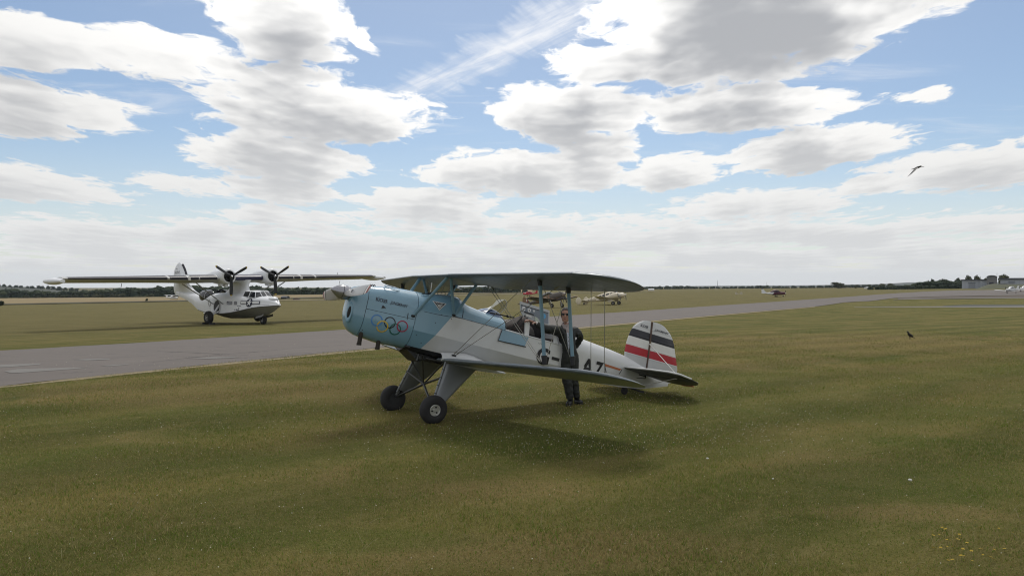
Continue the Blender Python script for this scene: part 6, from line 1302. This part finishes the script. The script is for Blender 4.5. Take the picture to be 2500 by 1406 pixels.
# ------------------------------------------------------------------ person beside the cockpit
CLOTH = mat('black_coverall', (.021, .024, .023), .72, var=.35, vscale=9.0, bump=.9, bscale=14.0); SKIN = mat('skin', (.36, .20, .145), .5, var=.08, vscale=20); HAIR = mat('dark_hair', (.016, .011, .009), .55, bump=.5, bscale=80); BOOT = mat('boot_black', (.012, .012, .013), .5)
def person():
    FX, FY = 1.045, 12.80
    root = empty('person', (FX, FY, 0)); tag(root, 'person in a black coverall, sunglasses and pale scarf, one arm resting on the cockpit edge', 'person')
    def Wp(u, v, Y): return V((u-CX)/FPX*Y-FX, Y-FY, ZC-(v-CY)/FPX*Y)
    hand = ac2w((3.03, -.37, .285))-V(FX, FY, 0)
    sh_r = Wp(1361, 805, 12.74); wrist = hand+(sh_r-hand).normalized()*.10; elb = wrist.lerp(sh_r, .47)+V(0, -.02, -.045)
    J = [  # position, radius x, radius y, parent
        (Wp(1389, 873, 12.80), .185, .14, None), (Wp(1387, 852, 12.79), .172, .13, 0), (Wp(1385, 826, 12.77), .178, .13, 1), (Wp(1383, 808, 12.76), .142, .10, 2), (Wp(1382, 796, 12.75), .055, .055, 3), (Wp(1381.5, 786, 12.74), .050, .052, 4),
        (sh_r, .092, .086, 3), (sh_r.lerp(elb, .5), .092, .086, 6), (elb, .082, .076, 7), (elb.lerp(wrist, .55), .066, .062, 8), (wrist, .040, .038, 9),
        (Wp(1405, 806, 12.78), .082, .078, 3), (Wp(1412, 814, 12.83), .072, .070, 11), (Wp(1417, 826, 12.92), .062, .060, 12), (Wp(1408, 842, 12.98), .056, .054, 13), (Wp(1400, 850, 12.97), .042, .04, 14),
        (Wp(1380, 888, 12.78), .122, .12, 0), (Wp(1384, 925, 12.72), .088, .086, 16), (Wp(1389, 955, 12.75), .076, .074, 17), (Wp(1392, 976, 12.77), .062, .062, 18),
        (Wp(1399, 888, 12.82), .122, .12, 0), (Wp(1400, 925, 12.80), .088, .086, 20), (Wp(1405, 953, 12.86), .076, .074, 21), (Wp(1408, 972, 12.90), .060, .060, 22)]
    me = bpy.data.meshes.new('body'); me.from_pydata([tuple(j[0]) for j in J], [(i, j[3]) for i, j in enumerate(J) if j[3] is not None], [])
    o = bpy.data.objects.new('body', me); COL.objects.link(o); sk = o.modifiers.new('skin', 'SKIN'); sk.branch_smoothing = .4; sk.use_smooth_shade = True
    for i, j in enumerate(J): me.skin_vertices[0].data[i].radius = (j[1], j[2]); me.skin_vertices[0].data[i].use_root = (i == 0)
    ss = o.modifiers.new('ss', 'SUBSURF'); ss.levels = 3; ss.render_levels = 3
    me2 = bpy.data.meshes.new_from_object(o.evaluated_get(bpy.context.evaluated_depsgraph_get())); bpy.data.objects.remove(o)
    me2.materials.clear(); me2.materials.append(CLOTH); me2.materials.append(SKIN)
    neck = J[4][0]
    for v in me2.vertices:       # cloth folds
        p = v.co; n = v.normal
        if p.z < neck.z-.03: v.co = p+n*(.011*mnoise.noise(Vector((p.x*13, p.y*13, p.z*24)))+.006*mnoise.noise(Vector((p.x*34, p.y*34, p.z*40))))
    for p in me2.polygons: p.material_index = 1 if (p.center.z > neck.z+.005 and abs(p.center.x-neck.x) < .09) else 0; p.use_smooth = True
    body = bpy.data.objects.new('body', me2); COL.objects.link(body); body.parent = root
    # head with a face
    hc = Wp(1381, 768.5, 12.72); tilt = Matrix.Rotation(R_(3), 3, 'Y') @ Matrix.Rotation(R_(-8), 3, 'Z')
    def H(x, y, z): return hc+tilt @ V(x, y, z)
    mb = MB(); rg = []
    for z, w, f, b in ((-.122, .020, .070, -.01), (-.115, .040, .082, .0), (-.098, .052, .086, .03), (-.070, .062, .086, .065), (-.035, .070, .088, .085), (.0, .074, .086, .094), (.035, .075, .088, .098), (.070, .068, .078, .090), (.098, .050, .055, .068), (.115, .026, .028, .036), (.120, .006, .006, .01)):
        ring_ = []
        for k in range(24):
            a = 2*math.pi*k/24; c, s = math.cos(a), math.sin(a); ring_.append(H(w*math.copysign(abs(c)**.85, c), -f*max(0, s)**.9 if s > 0 else b*abs(s)**.9, z))
        rg.append(ring_)
    mb.loft(rg)
    mb.loft([[H(x*w_, -.080-d_, z) for x in (-1, -.5, .5, 1)]+[H(0, -.06, z)] for z, w_, d_ in ((.022, .008, .004), (-.005, .010, .016), (-.028, .015, .026), (-.036, .013, .010))])       # nose
    for s in (-1, 1): mb.ell(H(s*.074, .012, -.008), (.010, .018, .030), 8, 6)
    mb.build('head', SKIN, root)
    mb = MB(); mb.ell(H(0, -.083, -.063), (.024, .008, .0085), 12, 6); mb.build('lips', mat('lips', (.26, .075, .07), .45), root)
    # hair drawn back, open at the face
    mb = MB(); vs = []; fx = []; NU, NV = 30, 16
    for i in range(NV+1):
        th = math.pi*.80*i/NV
        for k in range(NU):
            a = 2*math.pi*k/NU; x, y, z = math.sin(th)*math.cos(a), math.sin(th)*math.sin(a), math.cos(th); vs.append(H(.083*x, (.098 if y < 0 else .112)*y+.004, .012+.120*z))
    for i in range(NV):
        for k in range(NU):
            kk = (k+1) % NU; a = 2*math.pi*(k+.5)/NU; th = math.pi*.80*(i+.5)/NV; y = math.sin(th)*math.sin(a); z = math.cos(th); x = math.sin(th)*math.cos(a)
            if y < -.22 and z < .60-.22*abs(x) and abs(x) < .78: continue
            fx.append((i*NU+k, i*NU+kk, (i+1)*NU+kk, (i+1)*NU+k))
    mb.add(vs, fx); hr = mb.build('hair', HAIR, root); so = hr.modifiers.new('s', 'SOLIDIFY'); so.thickness = .012; so.offset = -1
    mb = MB(); mb.ell(H(0, .115, .01), (.045, .04, .045), 12, 8); mb.build('hair_bun', HAIR, root)
    sg = empty('sunglasses', (0, 0, 0)); sg.parent = root
    for s in (-1, 1):
        mb = MB(); mb.prism([H(s*.012, -.094, .026), H(s*.062, -.084, .028), H(s*.062, -.084, .004), H(s*.050, -.088, -.008), H(s*.020, -.094, -.006)], tilt @ V(0, -.004, 0)); mb.build('lens', mat('lens_black', (.004, .004, .005), .18, spec=.3), sg)
        mb = MB(); mb.tube(H(s*.062, -.084, .024), H(s*.078, .01, .012), .004, n=6); mb.build('temple', BLACK, sg)
    mb = MB(); mb.tube(H(-.013, -.098, .022), H(.013, -.098, .022), .004, n=6); mb.build('bridge', BLACK, sg)
    # scarf, shirt front, collar
    SC = mat('scarf_cloth', (.30, .26, .25), .8, var=.45, vscale=45.0, bump=.6, bscale=30); c = J[4][0]
    mb = MB()
    for k, (dz, R, r) in enumerate(((-.02, .072, .026), (.012, .066, .022), (.036, .060, .016))):
        pts = [c+V(R*math.cos(a), R*math.sin(a)*.95-.012, dz+.010*math.sin(a*2+k)+.016*math.sin(a)) for a in np.linspace(0, 6.283, 22)]; mb.path(pts, r, 8)
    mb.path([c+V(.01, -.085, -.02), c+V(.02, -.125, -.07), c+V(.018, -.135, -.13), c+V(.01, -.135, -.17)], [.030, .030, .024, .012], 8, flat=.45, up=(1, 0, 0)); mb.build('scarf', SC, root)
    mb = MB(); p0, p1 = Wp(1386, 812, 12.600), Wp(1389, 861, 12.622)
    rg = []
    for t in np.linspace(0, 1, 9):
        q = p0.lerp(p1, t); w = .026*math.sin(math.pi*min(.97, t*.8+.22)); bul = .014*math.sin(math.pi*t); rg.append([q+V(-w, .02-bul, 0), q+V(-w*.5, -.002-bul, 0), q+V(w*.5, -.002-bul, 0), q+V(w, .02-bul, 0)])
    mb.loft(rg, False, False, closed=False); mb.build('shirt_front', mat('shirt_white', (.50, .54, .62), .7, var=.12, vscale=60), root)
    mb = MB()
    for k in range(4): mb.ell(p0.lerp(p1, .22+.2*k)+V(.004, -.022, 0), (.006, .004, .006), 8, 5)
    mb.build('shirt_buttons', BLACK, root)
    for s in (-1, 1):
        mb = MB(); mb.path([c+V(s*.060, -.02, .03), c+V(s*.075, -.075, -.02), p0.lerp(p1, .15)+V(s*.045, -.012, .02), p0.lerp(p1, .5)+V(s*.036, -.018, 0), p0.lerp(p1, .98)+V(s*.018, -.01, 0)], [.020, .026, .022, .016, .010], 8, flat=.5, up=(s, 0, 0)); mb.build('collar', CLOTH, root)
    # hand over the upright: palm, four fingers, thumb
    hd = (hand-wrist).normalized(); side = V(0, 0, 1).cross(hd).normalized(); up = hd.cross(side).normalized()*-1
    if up.z < 0: up = -up
    mb = MB(); mb.path([wrist-hd*.02, wrist+hd*.02+up*.004, hand-hd*.01+up*.012, hand+hd*.025+up*.012], [.026, .032, .040, .036], 12, flat=.42, up=side); pm = mb.build('hand', SKIN, root)
    for k, (off, L) in enumerate(((-.030, .068), (-.010, .078), (.010, .074), (.029, .058))):
        b = hand+hd*.03+side*off+up*.012; mb = MB(); mb.path([b, b+hd*L*.42+up*.006, b+hd*L*.78-up*.014, b+hd*L*.86-up*.044], [.0095, .009, .0085, .007], 8); mb.build('finger', SKIN, pm)
    b = wrist+hd*.035+side*.034; mb = MB(); mb.path([b, b+hd*.035+side*.022-up*.010, b+hd*.062+side*.018-up*.034], [.012, .010, .008], 8); mb.build('thumb', SKIN, pm)
    mb = MB(); mb.path([wrist-hd*.035, wrist-hd*.010], .042, 14, flat=.85, up=side); mb.build('wrist_band', PALE, root)
    for a, t in ((J[19][0], Wp(1387, 988, 12.63)), (J[23][0], Wp(1420, 984, 12.80))):
        h_ = V(a.x, a.y+.03, .045); t_ = V(t.x, t.y, .035); mb = MB(); mb.path([h_+V(0, .03, -.012), h_+V(0, 0, .0), h_.lerp(t_, .5), h_.lerp(t_, .85), t_], [.030, .048, .050, .046, .022], 12, flat=.85, up=(t_-h_).cross(V(0, 0, 1))); mb.path([a+V(0, 0, -.01), V(a.x, a.y+.005, .11), h_], [.058, .052, .046], 12); mb.build('boot', BOOT, root)
        mb = MB(); mb.path([h_+V(0, .04, -.034), h_.lerp(t_, .5)+V(0, 0, -.033), t_+(t_-h_).normalized()*.015+V(0, 0, -.026)], [.046, .050, .040], 10, flat=.22, up=(t_-h_).cross(V(0, 0, 1))); mb.build('boot_sole', RUBBER, root)
person()

# ------------------------------------------------------------------ birds
FEATH = mat('crow_feather', (.008, .008, .010), .45, var=.3, vscale=30)
def crow_standing():
    q = ground_at_flat(2221, 826.5); o = empty('crow', q); tag(o, 'black crow standing on the grass', 'bird'); o.rotation_euler = (0, 0, R_(8))
    mb = MB(); sp = [(.16, 0, .075, .010), (.10, 0, .105, .026), (.04, 0, .145, .052), (-.02, 0, .195, .064), (-.055, 0, .245, .050), (-.070, 0, .280, .034), (-.080, 0, .305, .036), (-.100, 0, .318, .030), (-.122, 0, .314, .013), (-.155, 0, .306, .003)]
    mb.path([p[:3] for p in sp], [p[3] for p in sp], 14, flat=.9, up=(0, 1, 0)); mb.build('body', FEATH, o, sharp=80)
    mb = MB(); mb.prism([(.08, -.03, .115), (.19, -.026, .055), (.24, -.012, .030), (.24, .012, .030), (.19, .026, .055), (.08, .03, .115)], (0, 0, .010)); mb.build('tail', FEATH, o)
    for s in (-1, 1):
        mb = MB(); mb.ell((.035, s*.052, .165), (.105, .016, .045), 12, 8, Matrix.Rotation(R_(38), 3, 'Y')); mb.build('wing', FEATH, o)
        mb = MB(); mb.path([(.015, s*.025, .135), (.0, s*.025, .06), (.012, s*.025, .0)], [.016, .006, .005], 7); mb.path([(.012, s*.025, .004), (-.03, s*.028, .002)], .004, 5); mb.build('leg', FEATH, o)
def crow_flying():
    d = 30.0; o = empty('crow', ((2240-CX)/FPX*d, d, ztop(409.5, d))); tag(o, 'black crow flying against the clouds', 'bird'); o.rotation_euler = (R_(4), R_(-6), R_(-72))
    mb = MB(); sp = [(-.20, 0, .0, .012), (-.12, 0, .0, .026), (-.02, 0, .0, .048), (.06, 0, .003, .046), (.12, 0, .012, .030), (.155, 0, .018, .028), (.185, 0, .014, .012), (.215, 0, .008, .003)]
    mb.path([p[:3] for p in sp], [p[3] for p in sp], 14, flat=.85, up=(0, 1, 0)); mb.prism([(-.12, -.02, 0), (-.26, -.055, -.005), (-.28, 0, -.005), (-.26, .055, -.005), (-.12, .02, 0)], (0, 0, .008)); mb.build('body', FEATH, o, sharp=80)
    for s, dr in ((1, .10), (-1, -.62)):
        mb = MB(); rg = []
        for t, xl, xt in ((0, .085, -.075), (.25, .10, -.085), (.5, .085, -.08), (.75, .02, -.085), (.92, -.05, -.10), (1.0, -.10, -.115)):
            y = s*(.03+.40*t); z = dr*.40*t*(1+.3*t); rg.append([V(xl, y, z), V((xl+xt)/2, y, z+.012), V(xt, y, z), V((xl+xt)/2, y, z-.003)])
        mb.loft(rg); mb.build('wing', FEATH, o)
crow_standing(); crow_flying()

# ------------------------------------------------------------------ air
def haze():
    x0, x1, y0, y1, z0, z1 = -5200, 5200, -300, 4600, -26, 72
    mb = MB(); mb.box(((x0+x1)/2, (y0+y1)/2, (z0+z1)/2), (x1-x0, y1-y0, z1-z0)); m = bpy.data.materials.new('haze'); m.use_nodes = True; g = NT(m.node_tree)
    v = g.n('ShaderNodeVolumePrincipled'); v.inputs['Color'].default_value = (.80, .88, 1.0, 1); v.inputs['Density'].default_value = 7e-5; v.inputs['Anisotropy'].default_value = .3
    o = g.n('ShaderNodeOutputMaterial'); g.t.links.new(v.outputs[0], o.inputs['Volume']); tag(mb.build('haze', m, smooth=False), kind='stuff')
haze()
